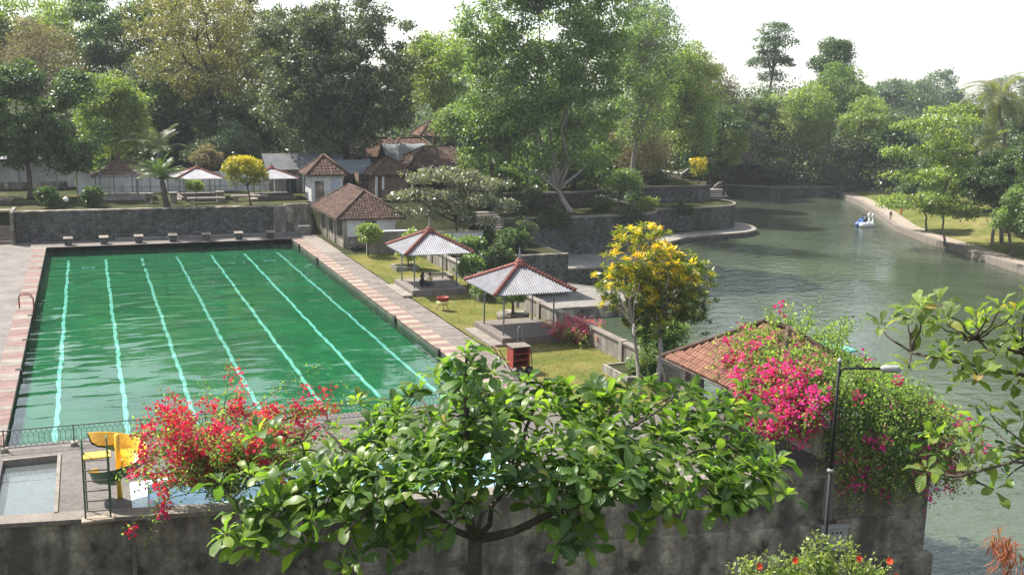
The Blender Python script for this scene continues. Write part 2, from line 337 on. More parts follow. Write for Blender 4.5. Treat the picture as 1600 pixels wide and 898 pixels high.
LF['rose'] = leaf_mat('bract_rose', G((0, (0.38, 0.06, 0.20)), (0.5, (0.52, 0.13, 0.31)), (1, (0.62, 0.24, 0.42))), 0.4, 0.6, 0.2, 1.25, gain=1.0)
LF['red'] = leaf_mat('bract_red', G((0, (0.40, 0.012, 0.07)), (0.4, (0.55, 0.022, 0.15)), (0.58, (0.56, 0.05, 0.06)), (0.72, (0.60, 0.03, 0.20)), (1, (0.66, 0.05, 0.28))), 0.4, 0.6, 0.2, 1.25, gain=1.0)
LF['silver'] = leaf_mat('leaf_silver', G((0, (0.05, 0.07, 0.04)), (0.6, (0.105, 0.13, 0.085)), (1, (0.20, 0.22, 0.17))), 0.25, 0.33, 0.8)
LF['palm'] = leaf_mat('leaf_palm', G((0, (0.045, 0.065, 0.025)), (0.6, (0.085, 0.115, 0.04)), (1, (0.17, 0.18, 0.07))), 0.3, 0.4, 0.5)
LF['grass'] = leaf_mat('blade', G((0, (0.06, 0.09, 0.02)), (0.6, (0.13, 0.14, 0.04)), (1, (0.25, 0.21, 0.08))), 0.4, 0.6, 0.2)
LF['redtwig'] = leaf_mat('leaf_redbrown', G((0, (0.14, 0.05, 0.035)), (0.6, (0.24, 0.09, 0.06)), (1, (0.33, 0.15, 0.10))), 0.35, 0.6, 0.2, gain=1.0)
LEAFOBJ = leaf_obj_mat('broad_leaf', G((0.0, (0.035, 0.08, 0.026)), (0.35, (0.07, 0.145, 0.036)), (0.7, (0.12, 0.22, 0.042)), (0.93, (0.19, 0.29, 0.05)), (0.965, (0.26, 0.27, 0.06)), (1.0, (0.42, 0.28, 0.06))), 0.48, 0.36, 0.65)
LEAFOBJ2 = leaf_obj_mat('broad_leaf_olive', G((0.0, (0.09, 0.135, 0.034)), (0.5, (0.16, 0.225, 0.045)), (0.9, (0.23, 0.29, 0.06)), (1.0, (0.34, 0.22, 0.06))), 0.52, 0.4, 0.4, 1.5)
FLOWER = surf('hibiscus_petal', [(0.3, (0.66, 0.05, 0.02)), (0.7, (0.78, 0.11, 0.04))], 20, 0.6, 0.0)

# ------------------------------------------------------------------ mesh helpers
class MB:
    def __init__(s):
        s.v = []; s.f = []; s.mi = []; s.m = 0; s.a = None
    def add(s, vs, fs):
        k = len(s.v); s.v += [tuple(p) for p in vs]
        for f in fs:
            s.f.append([i + k for i in f]); s.mi.append(s.m)
        return s
    def box(s, x0, x1, y0, y1, z0, z1):
        return s.add([(x0, y0, z0), (x1, y0, z0), (x1, y1, z0), (x0, y1, z0), (x0, y0, z1), (x1, y0, z1), (x1, y1, z1), (x0, y1, z1)],
                     [(0, 3, 2, 1), (4, 5, 6, 7), (0, 1, 5, 4), (1, 2, 6, 5), (2, 3, 7, 6), (3, 0, 4, 7)])
    def slab(s, x0, x1, y0, y1, z0, z1, b=0.02):
        """box with a bevelled top edge"""
        return s.add([(x0, y0, z0), (x1, y0, z0), (x1, y1, z0), (x0, y1, z0), (x0, y0, z1 - b), (x1, y0, z1 - b), (x1, y1, z1 - b), (x0, y1, z1 - b),
                      (x0 + b, y0 + b, z1), (x1 - b, y0 + b, z1), (x1 - b, y1 - b, z1), (x0 + b, y1 - b, z1)],
                     [(0, 3, 2, 1), (0, 1, 5, 4), (1, 2, 6, 5), (2, 3, 7, 6), (3, 0, 4, 7), (4, 5, 9, 8), (5, 6, 10, 9), (6, 7, 11, 10), (7, 4, 8, 11), (8, 9, 10, 11)])
    def prism(s, poly, z0, z1, top=True, bottom=True, sides=True):
        n = len(poly)
        vs = [(x, y, z0) for x, y in poly] + [(x, y, z1) for x, y in poly]
        fs = []
        if sides: fs += [(i, (i + 1) % n, n + (i + 1) % n, n + i) for i in range(n)]
        if top: fs.append(tuple(range(n, 2 * n)))
        if bottom: fs.append(tuple(reversed(range(n))))
        return s.add(vs, fs)
    def tube(s, pts, rad, n=8, cap=True):
        pts = [Vector(p) for p in pts]
        if not hasattr(rad, '__len__'): rad = [rad] * len(pts)
        vs = []; fs = []
        up = None
        for i, p in enumerate(pts):
            d = (pts[min(i + 1, len(pts) - 1)] - pts[max(i - 1, 0)])
            if d.length < 1e-9: d = Vector((0, 0, 1))
            d.normalize()
            if up is None:
                up = Vector((1, 0, 0)) if abs(d.z) > 0.8 else Vector((0, 0, 1))
            a = d.cross(up)
            if a.length < 1e-4: a = d.orthogonal()
            a.normalize(); b2 = a.cross(d); up = b2
            for k in range(n):
                t = 2 * math.pi * k / n
                vs.append(p + (a * math.cos(t) + b2 * math.sin(t)) * rad[i])
        for i in range(len(pts) - 1):
            for k in range(n):
                fs.append((i * n + k, i * n + (k + 1) % n, (i + 1) * n + (k + 1) % n, (i + 1) * n + k))
        if cap:
            fs.append(tuple(range(n - 1, -1, -1))); fs.append(tuple(range((len(pts) - 1) * n, len(pts) * n)))
        return s.add(vs, fs)
    def bar(s, p, q, w, h=None):
        return s.tube([p, q], (w if h is None else max(w, h)) * 0.7071, 4)
    def lathe(s, c, prof, n=14):
        vs = []; fs = []
        for r_, z in prof:
            for k in range(n):
                t = 2 * math.pi * k / n
                vs.append((c[0] + r_ * math.cos(t), c[1] + r_ * math.sin(t), c[2] + z))
        for i in range(len(prof) - 1):
            for k in range(n):
                fs.append((i * n + k, i * n + (k + 1) % n, (i + 1) * n + (k + 1) % n, (i + 1) * n + k))
        fs.append(tuple(range(n - 1, -1, -1))); fs.append(tuple(range((len(prof) - 1) * n, len(prof) * n)))
        return s.add(vs, fs)
    def build(s, name, mat, parent=None, smooth=False):
        org = WL.get(parent.name, Vector((0, 0, 0))) if parent else Vector((0, 0, 0))
        me = bpy.data.meshes.new(name)
        me.from_pydata([(p[0] - org[0], p[1] - org[1], p[2] - org[2]) for p in s.v], [], s.f)
        for mm in (mat if isinstance(mat, (list, tuple)) else [mat]):
            me.materials.append(mm)
        if isinstance(mat, (list, tuple)):
            me.polygons.foreach_set('material_index', s.mi)
        if smooth:
            me.polygons.foreach_set('use_smooth', [True] * len(me.polygons))
        me.update()
        return link(bpy.data.objects.new(name, me), parent)

WL = {}
def link(o, parent=None):
    COL.objects.link(o)
    if parent is not None:
        o.parent = parent
        WL[o.name] = WL.get(parent.name, Vector((0, 0, 0)))
    return o

def tag(o, label=None, cat=None, group=None, kind=None):
    if label: o['label'] = label
    if cat: o['category'] = cat
    if group: o['group'] = group
    if kind: o['kind'] = kind
    return o

def thing(name, label, cat, loc=(0, 0, 0), group=None):
    o = bpy.data.objects.new(name, None)
    o.empty_display_size = 0.3
    COL.objects.link(o)
    o.location = loc
    WL[o.name] = Vector(loc)
    return tag(o, label, cat, group)

def structure(name, mb, mat, smooth=False):
    return tag(mb.build(name, mat, None, smooth), kind='structure')

def copy_tree(o, loc, rz=0.0, scale=1.0, label=None, group=None, skip=()):
    c = o.copy(); COL.objects.link(c); c.location = loc; c.rotation_euler = (0, 0, rz)
    c.scale = (scale, scale, scale) if not hasattr(scale, '__len__') else scale
    if label: c['label'] = label
    if group: c['group'] = group
    for ch in list(o.children):
        if ch.name.split('.')[0] in skip: continue
        d = ch.copy(); COL.objects.link(d); d.parent = c
        for g in list(ch.children):
            e = g.copy(); COL.objects.link(e); e.parent = d
    return c

def mesh_np(name, verts, faces4, vatt, mat, parent=None, smooth=False):
    """fast mesh of quads; vatt = one number per vertex in attribute 'v'"""
    org = WL.get(parent.name, Vector((0, 0, 0))) if parent else Vector((0, 0, 0))
    verts = np.asarray(verts, dtype=np.float32) - np.array(org, dtype=np.float32)
    nf = len(faces4); k = faces4.shape[1]
    me = bpy.data.meshes.new(name)
    me.vertices.add(len(verts)); me.vertices.foreach_set('co', verts.ravel())
    me.loops.add(nf * k); me.loops.foreach_set('vertex_index', faces4.astype(np.int32).ravel())
    me.polygons.add(nf)
    me.polygons.foreach_set('loop_start', np.arange(0, nf * k, k, dtype=np.int32))
    me.polygons.foreach_set('loop_total', np.full(nf, k, dtype=np.int32))
    if vatt is not None:
        at = me.attributes.new('v', 'FLOAT', 'POINT'); at.data.foreach_set('value', np.asarray(vatt, dtype=np.float32))
    me.materials.append(mat)
    me.update(calc_edges=True)
    if smooth:
        me.polygons.foreach_set('use_smooth', [True] * nf)
    return link(bpy.data.objects.new(name, me), parent)

def unit(a):
    return a / (np.linalg.norm(a, axis=1, keepdims=True) + 1e-9)

def leaf_quads(pos, size, rng, aspect=0.5, out=None, up=0.55, droop=0.25, fold=0.25):
    """rhombus leaves folded on the midrib; returns verts (N*4,3)"""
    n = len(pos)
    d = rng.normal(size=(n, 3))
    nr = rng.normal(size=(n, 3)) * 0.75; nr[:, 2] += up * 1.6
    if out is not None:
        d = d + out * 0.5; nr = nr + out * 1.3
    d[:, 2] -= droop
    d = unit(d)
    s = unit(np.cross(d, nr)); nn = np.cross(s, d)
    L = (size * (0.65 + 0.7 * rng.random(n)))[:, None]
    w = L * aspect * 0.5
    b = pos; t = pos + d * L; mid = pos + d * L * 0.48
    l = mid + s * w + nn * L * fold * 0.25; r_ = mid - s * w + nn * L * fold * 0.25
    v = np.stack([b, r_, t, l], axis=1).reshape(-1, 3)
    return v

def quads_for(n):
    return np.arange(n * 4).reshape(n, 4)

def leaf_cloud(name, pos, size, rng, mat, parent, aspect=0.5, v=None, **kw):
    n = len(pos)
    vv = rng.random(n) if v is None else v
    return mesh_np(name, leaf_quads(pos, size, rng, aspect, **kw), quads_for(n), np.repeat(vv, 4), mat, parent)

def crown_points(lobes, n, rng, clump_r, per=60, flat=0.6, shell=0.5):
    """leaf positions in clumps near the surface of several ellipsoid lobes"""
    w = np.array([(l[3] * l[4] + l[3] * l[5] + l[4] * l[5]) for l in lobes], dtype=float); w /= w.sum()
    pts = []; outs = []; cents = []
    for l, ww in zip(lobes, w):
        k = max(1, int(round(n * ww / per)))
        u = unit(rng.normal(size=(k, 3)))
        u[:, 2] = np.where(u[:, 2] < -0.75, -u[:, 2], u[:, 2])
        rr = shell + (1.04 - shell) * np.sqrt(rng.random((k, 1)))
        c = np.array(l[:3]) + u * rr * np.array(l[3:6])
        m = rng.integers(int(per * 0.4), int(per * 1.6) + 1, size=k)
        cs = np.repeat(c, m, axis=0); uu = np.repeat(u, m, axis=0)
        sc = np.repeat(0.7 + 0.6 * rng.random((k, 1)), m, axis=0)
        q = unit(rng.normal(size=cs.shape) + 0.35 * uu + np.array([0, 0, 0.25]))
        g = q * clump_r * 1.5 * sc * (0.35 + 0.7 * np.sqrt(rng.random((len(cs), 1)))) * np.array([1, 1, flat])
        g = g + rng.normal(size=cs.shape) * clump_r * 0.15
        pts.append(cs + g); outs.append(unit(q * np.array([1, 1, 1 / max(flat, 0.3) * 0.6]) + 0.45 * uu)); cents.append(c)
    return np.concatenate(pts), np.concatenate(outs), np.concatenate(cents)

def auto_lobes(cx, cy, zb, zt, r, k, rng, ry=None):
    zc = (zb + zt) / 2; rz = (zt - zb) / 2; ry = ry or r
    L = [(cx, cy, zc, r * 0.72, ry * 0.72, rz * 0.78)]
    for i in range(k):
        u = rng.normal(size=3); u[2] *= 0.9; u /= np.linalg.norm(u)
        s = 0.30 + 0.16 * rng.random()
        L.append((cx + u[0] * r * (1 - s) * 0.98, cy + u[1] * ry * (1 - s) * 0.98, zc + u[2] * rz * (1 - s), r * s, ry * s, max(rz * s, r * s * 0.6)))
    return L

def limb(p, q, rng, k=5, sag=0.0, wob=0.08):
    p = np.array(p, float); q = np.array(q, float); L = np.linalg.norm(q - p)
    out = []
    for i in range(k + 1):
        t = i / k
        w = rng.normal(size=3) * wob * L * 0.35 * math.sin(math.pi * t)
        e = p + (q - p) * t + w; e[2] += sag * L * math.sin(math.pi * t)
        out.append(tuple(e))
    return out

def trunk_mesh(base, fork_z, tr, cents, rng, nl=7, nt=30, lean=(0, 0)):
    mb = MB()
    top = (base[0] + lean[0], base[1] + lean[1], fork_z)
    pts = limb(base, top, rng, 6, 0, 0.05)
    mb.tube(pts, [tr * (1.35 if i == 0 else 1.0 - 0.07 * i) for i in range(7)], 10)
    idx = rng.choice(len(cents), min(nl, len(cents)), replace=False)
    mains = []
    for i in idx:
        c = np.array(cents[i]); q = np.array(top) + (c - np.array(top)) * 0.82
        start = pts[-1] if rng.random() < 0.6 else pts[-2]
        lp = limb(start, q, rng, 5, 0.08, 0.12)
        mb.tube(lp, [tr * 0.55 * (1 - 0.15 * j) for j in range(6)], 6)
        mains.append(lp)
    for i in rng.choice(len(cents), min(nt, len(cents)), replace=False):
        c = np.array(cents[i])
        best = min((np.linalg.norm(np.array(p) - c), p) for lp in mains for p in lp[2:])
        lp = limb(best[1], c, rng, 3, 0.03, 0.12)
        mb.tube(lp, [tr * 0.16, tr * 0.12, tr * 0.08, tr * 0.05], 5)
    return mb

DENS = 1.6
def tree(name, label, base, crown, n, leaf, mat, bark='bark', tr=0.35, seed=0, k=9, per=60, clump=0.6, flat=0.6, shell=0.5,
         group=None, lobes=None, fork=0.25, aspect=0.5, nl=7, nt=30, lean=(0, 0), cat='tree', droop=0.25, up=0.55, v=None):
    """crown = (cx, cy, z_bottom, z_top, radius)"""
    rng = np.random.default_rng(seed)
    t = thing(name, label, cat, base, group)
    cx, cy, zb, zt, r_ = crown
    L = lobes or auto_lobes(cx, cy, zb, zt, r_, k, rng)
    big = 2.0 if n > 3500 and per >= 28 else 1.0
    p, o, c = crown_points(L, int(n * DENS), rng, clump * (1.15 if big > 1 else 1.0), int(per * big), flat, shell)
    fz = base[2] + (max(zb, base[2] + 0.5) - base[2]) * 0.75 + (zt - zb) * fork
    trunk_mesh(base, fz, tr, c, rng, nl, nt, ((cx - base[0]) * 0.5 + lean[0], (cy - base[1]) * 0.5 + lean[1])).build('trunk', MT[bark], t, True)
    leaf_cloud('crown', p, leaf, rng, LF[mat], t, aspect, out=o, droop=droop, up=up, v=(v(p, rng) if v else None))
    return t

# ------------------------------------------------------------------ the setting: terrain, lake, decks, terraces
LAKE = np.array([(29.2, -14), (29.2, 37), (41, 37), (41, 53), (52, 54), (60, 57), (66, 66), (74, 68), (84, 71), (89, 79), (89, 92), (99, 109), (112, 121),
                 (118, 115), (131, 113), (128.5, 105), (126, 99.7), (117, 85), (107.6, 70.6), (103, 60), (100.3, 51.8), (95.4, 38), (91, 20), (88, 0),
                 (86, -40), (80, -90), (44, -90), (36, -50), (32.6, -30), (32.4, -14)])

def lake_dist(x, y):
    """distance to the shore, positive on land"""
    d = np.full(x.shape, 1e9); inside = np.zeros(x.shape, bool)
    n = len(LAKE)
    for i in range(n):
        a = LAKE[i]; b = LAKE[(i + 1) % n]; e = b - a
        t = np.clip(((x - a[0]) * e[0] + (y - a[1]) * e[1]) / (e @ e), 0, 1)
        d = np.minimum(d, np.hypot(x - a[0] - t * e[0], y - a[1] - t * e[1]))
        c = ((a[1] > y) != (b[1] > y))
        with np.errstate(divide='ignore', invalid='ignore'):
            xi = a[0] + (y - a[1]) * (b[0] - a[0]) / (b[1] - a[1] if b[1] != a[1] else 1e-9)
        inside ^= c & (x < xi)
    return np.where(inside, -d, d)

def land(x, y):
    x = np.asarray(x, float); y = np.asarray(y, float)
    d = lake_dist(x, y)
    wob = 0.5 * np.sin(x * 0.11 + 1.3) * np.cos(y * 0.09) + 0.25 * np.sin(x * 0.31 + y * 0.27)
    north = np.minimum(-5.2 + 0.33 * d, 1.0 + 0.075 * d) + wob * np.clip(d / 20, 0, 1)
    d3 = np.maximum(d - 4.5, 0)
    east = -4.15 + np.clip(d - 3.0, 0, 1.5) * 0.2 + np.minimum(0.13 * d3, 1.5 + 0.07 * d3) + wob * np.clip(d3 / 25, 0, 1)
    hill = np.clip(-4.2 + 0.6 * (-16 - y), -5.0, 11.6) - np.clip(x - 24, 0, 30) * 0.9
    upper = 2.35 + 0.085 * np.clip(y - 78, 0, 120)
    z = north
    is_e = np.where(y > 38, x > 93 + (y - 38) * 0.475, x > 80)
    z = np.where(is_e & (d > 0), east, z)
    z = np.where((x < 41) & (y >= 56), upper, z)
    z = np.where((x >= 41) & (x < 70) & (y >= 70), np.maximum(z, upper * ((70 - x) / 29) + z * ((x - 41) / 29)), z)
    z = np.where((x < 41.5) & (y < 56) & (y > -14), -3.5, z)
    z = np.where((y <= -14) & (x < 45), hill, z)
    far = np.hypot(x - 60, y - 60)
    z = np.where(far > 150, np.minimum(z, 7.0), z)
    z = np.where(d <= 0, -7.0, z)
    return z

xs = np.arange(-180, 420, 3.0); ys = np.arange(-120, 420, 3.0)
XX, YY = np.meshgrid(xs, ys)
ZZ = land(XX, YY)
tv = np.stack([XX.ravel(), YY.ravel(), ZZ.ravel()], 1)
ny, nx = XX.shape
ii = (np.arange(ny - 1)[:, None] * nx + np.arange(nx - 1)[None, :]).ravel()
tf = np.stack([ii, ii + 1, ii + 1 + nx, ii + nx], 1)
terr = mesh_np('terrain', tv, tf, None, MT['soil'], None, True)
tag(terr, 'dark leafy forest floor and hill slopes', kind='structure')
g = 3000.0
o = structure('ground', MB().add([(-g, -g, -7.6), (g, -g, -7.6), (g, g, -7.6), (-g, g, -7.6)], [(0, 1, 2, 3)]), MT['soil'])
lk = structure('lake_water', MB().add([(29.25, -118, -4.5), (150, -118, -4.5), (150, 127, -4.5), (29.25, 127, -4.5)], [(0, 1, 2, 3)]), MT['lakewater'])

WY = lambda x: -7.7 - 0.186 * (x - 0.4)            # front line of the near retaining wall
PW, PL = 20.4, 52.0                                 # swimming pool size
WZ = -0.28

# pool deck around the pools
mb = MB()
mb.prism([(-45, WY(-45) + 0.6), (-0.95, WY(-0.95) + 0.6), (-0.95, 55.5), (-45, 55.5)], -0.5, 0)
structure('pool_deck', mb, MT['deck'])
mb = MB().box(-0.95, 23.0, PL, 55.5, -0.5, -0.004)
structure('far_deck', mb, MT['deck'])
mb = MB()
mb.prism([(-0.95, -1.6), (23.2, -1.6), (23.2, 0), (-0.95, 0)], -0.5, 0.002)
mb.prism([(-0.95, WY(-0.95) + 0.6), (0.1, WY(0.1) + 0.6), (0.1, -1.6), (-0.95, -1.6)], -0.5, -0.002)
mb.prism([(2.05, WY(2.05) + 0.6), (4.3, WY(4.3) + 0.6), (4.3, -1.6), (2.05, -1.6)], -0.5, -0.002)
mb.prism([(4.3, -5.4), (17.5, -5.4), (17.5, -1.6), (4.3, -1.6)], -0.5, -0.002)
mb.prism([(17.5, WY(17.5) + 0.6), (32.3, WY(32.3) + 0.6), (32.3, -3.6), (23.2, -3.6), (23.2, -1.6), (17.5, -1.6)], -0.5, -0.004)
structure('near_deck', mb, MT['deck'])

# swimming pool shell and water
mb = MB()
mb.box(-0.02, PW + 0.02, -0.02, PL + 0.02, -2.1, -0.8)
structure('pool_floor', mb, MT['pooltile'])
for nm, a in (('pool_wall_left', (-0.4, 0, -0.4, PL + 0.4)), ('pool_wall_right', (PW, PW + 0.4, -0.4, PL + 0.4)),
              ('pool_wall_near', (0.002, PW - 0.002, -0.4, 0)), ('pool_wall_far', (0.002, PW - 0.002, PL, PL + 0.4))):
    structure(nm, MB().box(a[0], a[1], a[2], a[3], -2.0, -0.012), MT['poolside'])
structure('pool_water', MB().add([(0.001, 0.001, WZ), (PW - 0.001, 0.001, WZ), (PW - 0.001, PL - 0.001, WZ), (0.001, PL - 0.001, WZ)], [(0, 1, 2, 3)]), MT['poolwater'])
rl = random.Random(4)
for i in range(7):
    x = 1.7 + i * 2.83
    gaps = [(44.2, 45.2), (46.8, 47.1)] if i == 2 else ([(43.4, 43.6)] if i == 6 else [])
    mb = MB(); y = 0.9; ph = rl.uniform(0, 6)
    ed = []
    while y < 49.6:
        wx = 0.025 * math.sin(y * 0.8 + ph + math.sin(y * 0.31)) + 0.022 * math.sin(y * 3.1 + ph * 2 + 2.5 * math.sin(y * 0.37)) + rl.uniform(-0.012, 0.012)
        hw = 0.095 + 0.014 * math.sin(y * 3.1 + ph + 3 * math.sin(y * 0.21)) + rl.uniform(-0.012, 0.012)
        ed.append((x + wx, y, hw)); y += 0.22
    for a, b in zip(ed, ed[1:]):
        if any(g0 < a[1] < g1 for g0, g1 in gaps): continue
        mb.add([(a[0] - a[2], a[1], -0.794), (a[0] + a[2], a[1], -0.794), (b[0] + b[2], b[1], -0.794), (b[0] - b[2], b[1], -0.794)], [(0, 1, 2, 3)])
    o = structure('lane_line', mb, MT['lane'])
    o['label'] = 'wavering turquoise lane line painted on the green pool floor'
for i, (x, y, w, h) in enumerate([(3.2, 45.6, 0.95, 0.5), (17.3, 45.3, 0.95, 0.55)]):
    mb = MB()
    t = 0.14
    mb.box(x - w / 2, x + w / 2, y - h / 2, y - h / 2 + t, -0.797, -0.79); mb.box(x - w / 2, x + w / 2, y + h / 2 - t, y + h / 2, -0.797, -0.79)
    mb.box(x - w / 2, x - w / 2 + t, y - h / 2 + t, y + h / 2 - t, -0.797, -0.79); mb.box(x + w / 2 - t, x + w / 2, y - h / 2 + t, y + h / 2 - t, -0.797, -0.79)
    o = structure('lane_line', mb, MT['lane']); o['label'] = 'turquoise rectangle painted on the pool floor at the far end'
mb = MB().box(13.9, 14.4, 45.0, 45.12, -0.797, -0.79).box(14.3, 14.4, 44.6, 45.0, -0.797, -0.79).box(15.1, 15.25, 44.7, 45.1, -0.797, -0.79)
o = structure('lane_line', mb, MT['lane']); o['label'] = 'worn turquoise number painted on the pool floor'

# slabs along the pool edges: each slab its own piece of the deck
def slab_mesh(name, w, d, h, mat, b=0.015):
    mb = MB().slab(0, w, 0, d, -h, 0, b)
    me = bpy.data.meshes.new(name); me.from_pydata(mb.v, [], mb.f); me.materials.append(mat); me.update()
    return me
rs = random.Random(2)
cop = structure('right_deck', MB().box(PW + 0.4, 23.0, 0.0, PL, -0.6, -0.05), MT['concrete'])
cl = structure('left_coping', MB().box(-0.95, -0.4, 0.0, PL, -0.6, -0.05), MT['concrete'])
pinkm = slab_mesh('slab', 1.02, 0.675, 0.06, MT['pink']); creamm = slab_mesh('slab', 1.02, 0.675, 0.06, MT['cream'])
lpink = slab_mesh('slab', 0.97, 0.675, 0.06, MT['pink']); lpav = slab_mesh('slab', 0.97, 0.675, 0.06, MT['coping'])
for i in range(76):
    y = 0.01 + i * 0.684
    o = link(bpy.data.objects.new('slab', (pinkm, creamm)[i % 2]), cop); o.location = (PW - 0.03, y, 0.05 + rs.uniform(-0.006, 0.006)); o.rotation_euler = (rs.uniform(-.004, .004), rs.uniform(-.004, .004), 0)
    o = link(bpy.data.objects.new('slab', (lpink, lpav)[(i // 2) % 2 if rs.random() < 0.75 else 0]), cl); o.location = (-0.94, y, 0.05 + rs.uniform(-0.006, 0.006))
pvm = [slab_mesh('paver', 1.42, 0.60, 0.055, MT['paver'], 0.02), slab_mesh('paver', 0.95, 0.60, 0.055, MT['paver'], 0.02), slab_mesh('paver', 0.45, 0.60, 0.055, MT['paver'], 0.02)]
for i in range(84):
    y = 0.0 + i * 0.62
    x = PW + 1.03
    if y > 43:                                      # beyond the lawn the walk is plain concrete
        continue
    seq = ((0,), (1, 2), (2, 1))[i % 3]
    for q in seq:
        o = link(bpy.data.objects.new('paver', pvm[q]), cop)
        o.location = (x, y, 0.02 + rs.uniform(-0.008, 0.008)); o.rotation_euler = (rs.uniform(-.006, .006), rs.uniform(-.006, .006), rs.uniform(-.004, .004))
        x += (1.44, 0.97, 0.47)[q]
structure('walk', MB().box(PW + 1.03, 23.0, 43.1, 52.0, -0.05, 0.012), MT['coping'])

# wading pool and blue children's pool
mb = MB().prism([(0.1, WY(0.1) + 0.6), (2.05, WY(2.05) + 0.6), (2.05, -1.6), (0.1, -1.6)], -0.62, -0.5)
structure('wading_pool_floor', mb, MT['greypaint'])
mb = MB()
mb.prism([(1.93, WY(1.93) + 0.6), (2.05, WY(2.05) + 0.6), (2.05, -1.6), (1.93, -1.6)], -0.498, 0.06)
mb.prism([(0.1, -1.74), (1.93, -1.74), (1.93, -1.6), (0.1, -1.6)], -0.498, 0.05)
structure('wading_pool_kerb', mb, MT['coping'])
structure('wading_pool_water', MB().add([(0.1, WY(0.1) + 0.6, -0.2), (1.93, WY(1.93) + 0.6, -0.2), (1.93, -1.74, -0.2), (0.1, -1.74, -0.2)], [(0, 1, 2, 3)]), MT['greywater'])
mb = MB().prism([(4.3, WY(4.3) + 0.6), (17.5, WY(17.5) + 0.6), (17.5, -5.4), (4.3, -5.4)], -0.9, -0.75)
structure('blue_pool_floor', mb, MT['bluepaint'])
mb = MB()
mb.prism([(4.3, WY(4.3) + 0.6), (4.75, WY(4.75) + 0.6), (4.9, -5.4), (4.3, -5.4)], -0.748, 0.03)
mb.prism([(4.9, -5.8), (17.5, -5.8), (17.5, -5.4), (4.9, -5.4)], -0.748, 0.03)
mb.prism([(17.1, WY(17.1) + 0.6), (17.5, WY(17.5) + 0.6), (17.5, -5.8), (17.1, -5.8)], -0.748, 0.03)
structure('blue_pool_rim', mb, MT['bluepaint'])
structure('blue_pool_water', MB().add([(4.76, WY(4.76) + 0.6, -0.12), (17.1, WY(17.1) + 0.6, -0.12), (17.1, -5.8, -0.12), (4.92, -5.8, -0.12)], [(0, 1, 2, 3)]), MT['bluewater'])

# lawn beside the pool
rng = np.random.default_rng(11)
gx = np.linspace(23.0, 28.6, 24); gy = np.linspace(-3.6, 41.5, 160)
GX, GY = np.meshgrid(gx, gy)
GZ = 0.012 + 0.02 * np.sin(GX * 2.1) * np.sin(GY * 1.3) + rng.random(GX.shape) * 0.012
ii = (np.arange(159)[:, None] * 24 + np.arange(23)[None, :]).ravel()
tag(mesh_np('lawn', np.stack([GX.ravel(), GY.ravel(), GZ.ravel()], 1), np.stack([ii, ii + 1, ii + 25, ii + 24], 1), None, MT['grass'], None, True), kind='structure')
n = 26000
gp = np.stack([23.0 + 5.6 * rng.random(n), -3.6 + 45 * rng.random(n), np.full(n, 0.01)], 1)
keep = rng.random(n) < np.clip(0.55 + 0.6 * np.sin(gp[:, 0] * 1.7 + 0.6 * np.sin(gp[:, 1] * 0.7)) * np.cos(gp[:, 1] * 0.9), 0.06, 1)
gp = gp[keep]
for (a, b, c, d) in ((23.4, 27.9, 8.4, 13.6), (22.9, 27.6, 22.6, 27.6)):
    gp = gp[~((gp[:, 0] > a) & (gp[:, 0] < b) & (gp[:, 1] > c) & (gp[:, 1] < d))]
n = len(gp)
dirs = rng.normal(size=(n, 3)) * np.array([0.5, 0.5, 0.15]) + np.array([0, 0, 1.0]); dirs = unit(dirs)
side = unit(np.cross(dirs, rng.normal(size=(n, 3)))) * 0.012; hh = (0.05 + 0.07 * rng.random(n))[:, None]
vv = np.stack([gp - side, gp + side, gp + side * 0.3 + dirs * hh, gp - side * 0.3 + dirs * hh], 1).reshape(-1, 3)
gr = mesh_np('grass', vv, quads_for(n), np.repeat(rng.random(n), 4), LF['grass'])
tag(gr, 'short dry grass of the narrow lawn beside the pool', 'grass', kind='stuff')
structure('courtyard_ground', MB().prism([(23.0, 41.5), (28.6, 41.5), (28.6, 37.4), (41, 37.4), (41, 57), (23.0, 57)], -5, -0.006), MT['soil'])
t = thing('channel_wall', 'dark stone wall dropping from the courtyard to the lake channel', 'wall', (35, 37.3, -4))
MB().box(29.42, 41.25, 37.22, 37.39, -6.4, -0.02).build('stone_face', MT['stone'], t)
MB().box(41.01, 41.25, 37.39, 53.0, -6.4, -0.02).build('end_face', MT['stone'], t)
MB().slab(29.42, 41.3, 37.15, 37.5, -0.02, 0.1).build('capping', MT['darkwall'], t)
structure('lawn_bank', MB().box(23.2, 29.15, -3.59, 41.49, -6.0, -0.01), MT['soil'])

# upper terrace behind the pool, with its stone wall
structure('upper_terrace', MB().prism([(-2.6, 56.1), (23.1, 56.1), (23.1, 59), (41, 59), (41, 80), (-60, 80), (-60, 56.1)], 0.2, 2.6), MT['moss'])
t = thing('retaining_wall', 'long dark rubble stone wall behind the starting blocks', 'wall', (8, 56, 0))
mb = MB().box(-2.4, 19.4, 55.5, 56.1, -0.4, 2.55); mb.build('stone_face', MT['stone'], t)
MB().slab(-2.45, 19.45, 55.42, 56.2, 2.55, 2.68).build('coping', MT['darkwall'], t)
MB().box(19.4, 20.5, 55.38, 56.1, -0.4, 2.62).build('pier', MT['oldwall'], t)
mb = MB().box(20.5, 23.1, 55.8, 56.2, -0.4, 2.75).build('end_panel', MT['darkwall'], t)
MB().box(5.5, 22.9, 55.1, 55.5, -0.2, 0.16).build('plinth', MT['concrete'], t)
t = thing('stone_stairs', 'worn concrete steps climbing beside the stone wall at the far left', 'stairs', (-4, 56, 0))
for i in range(9):
    MB().slab(-7.5, -2.75, 54.6 + i * 0.33, 58.4, (i - 1) * 0.289 if i else -0.3, (i + 1) * 0.289, 0.015).build('step', MT['coping'], t)
MB().box(-2.74, -2.46, 54.2, 58.6, -0.3, 2.75).build('side_wall', MT['darkwall'], t)

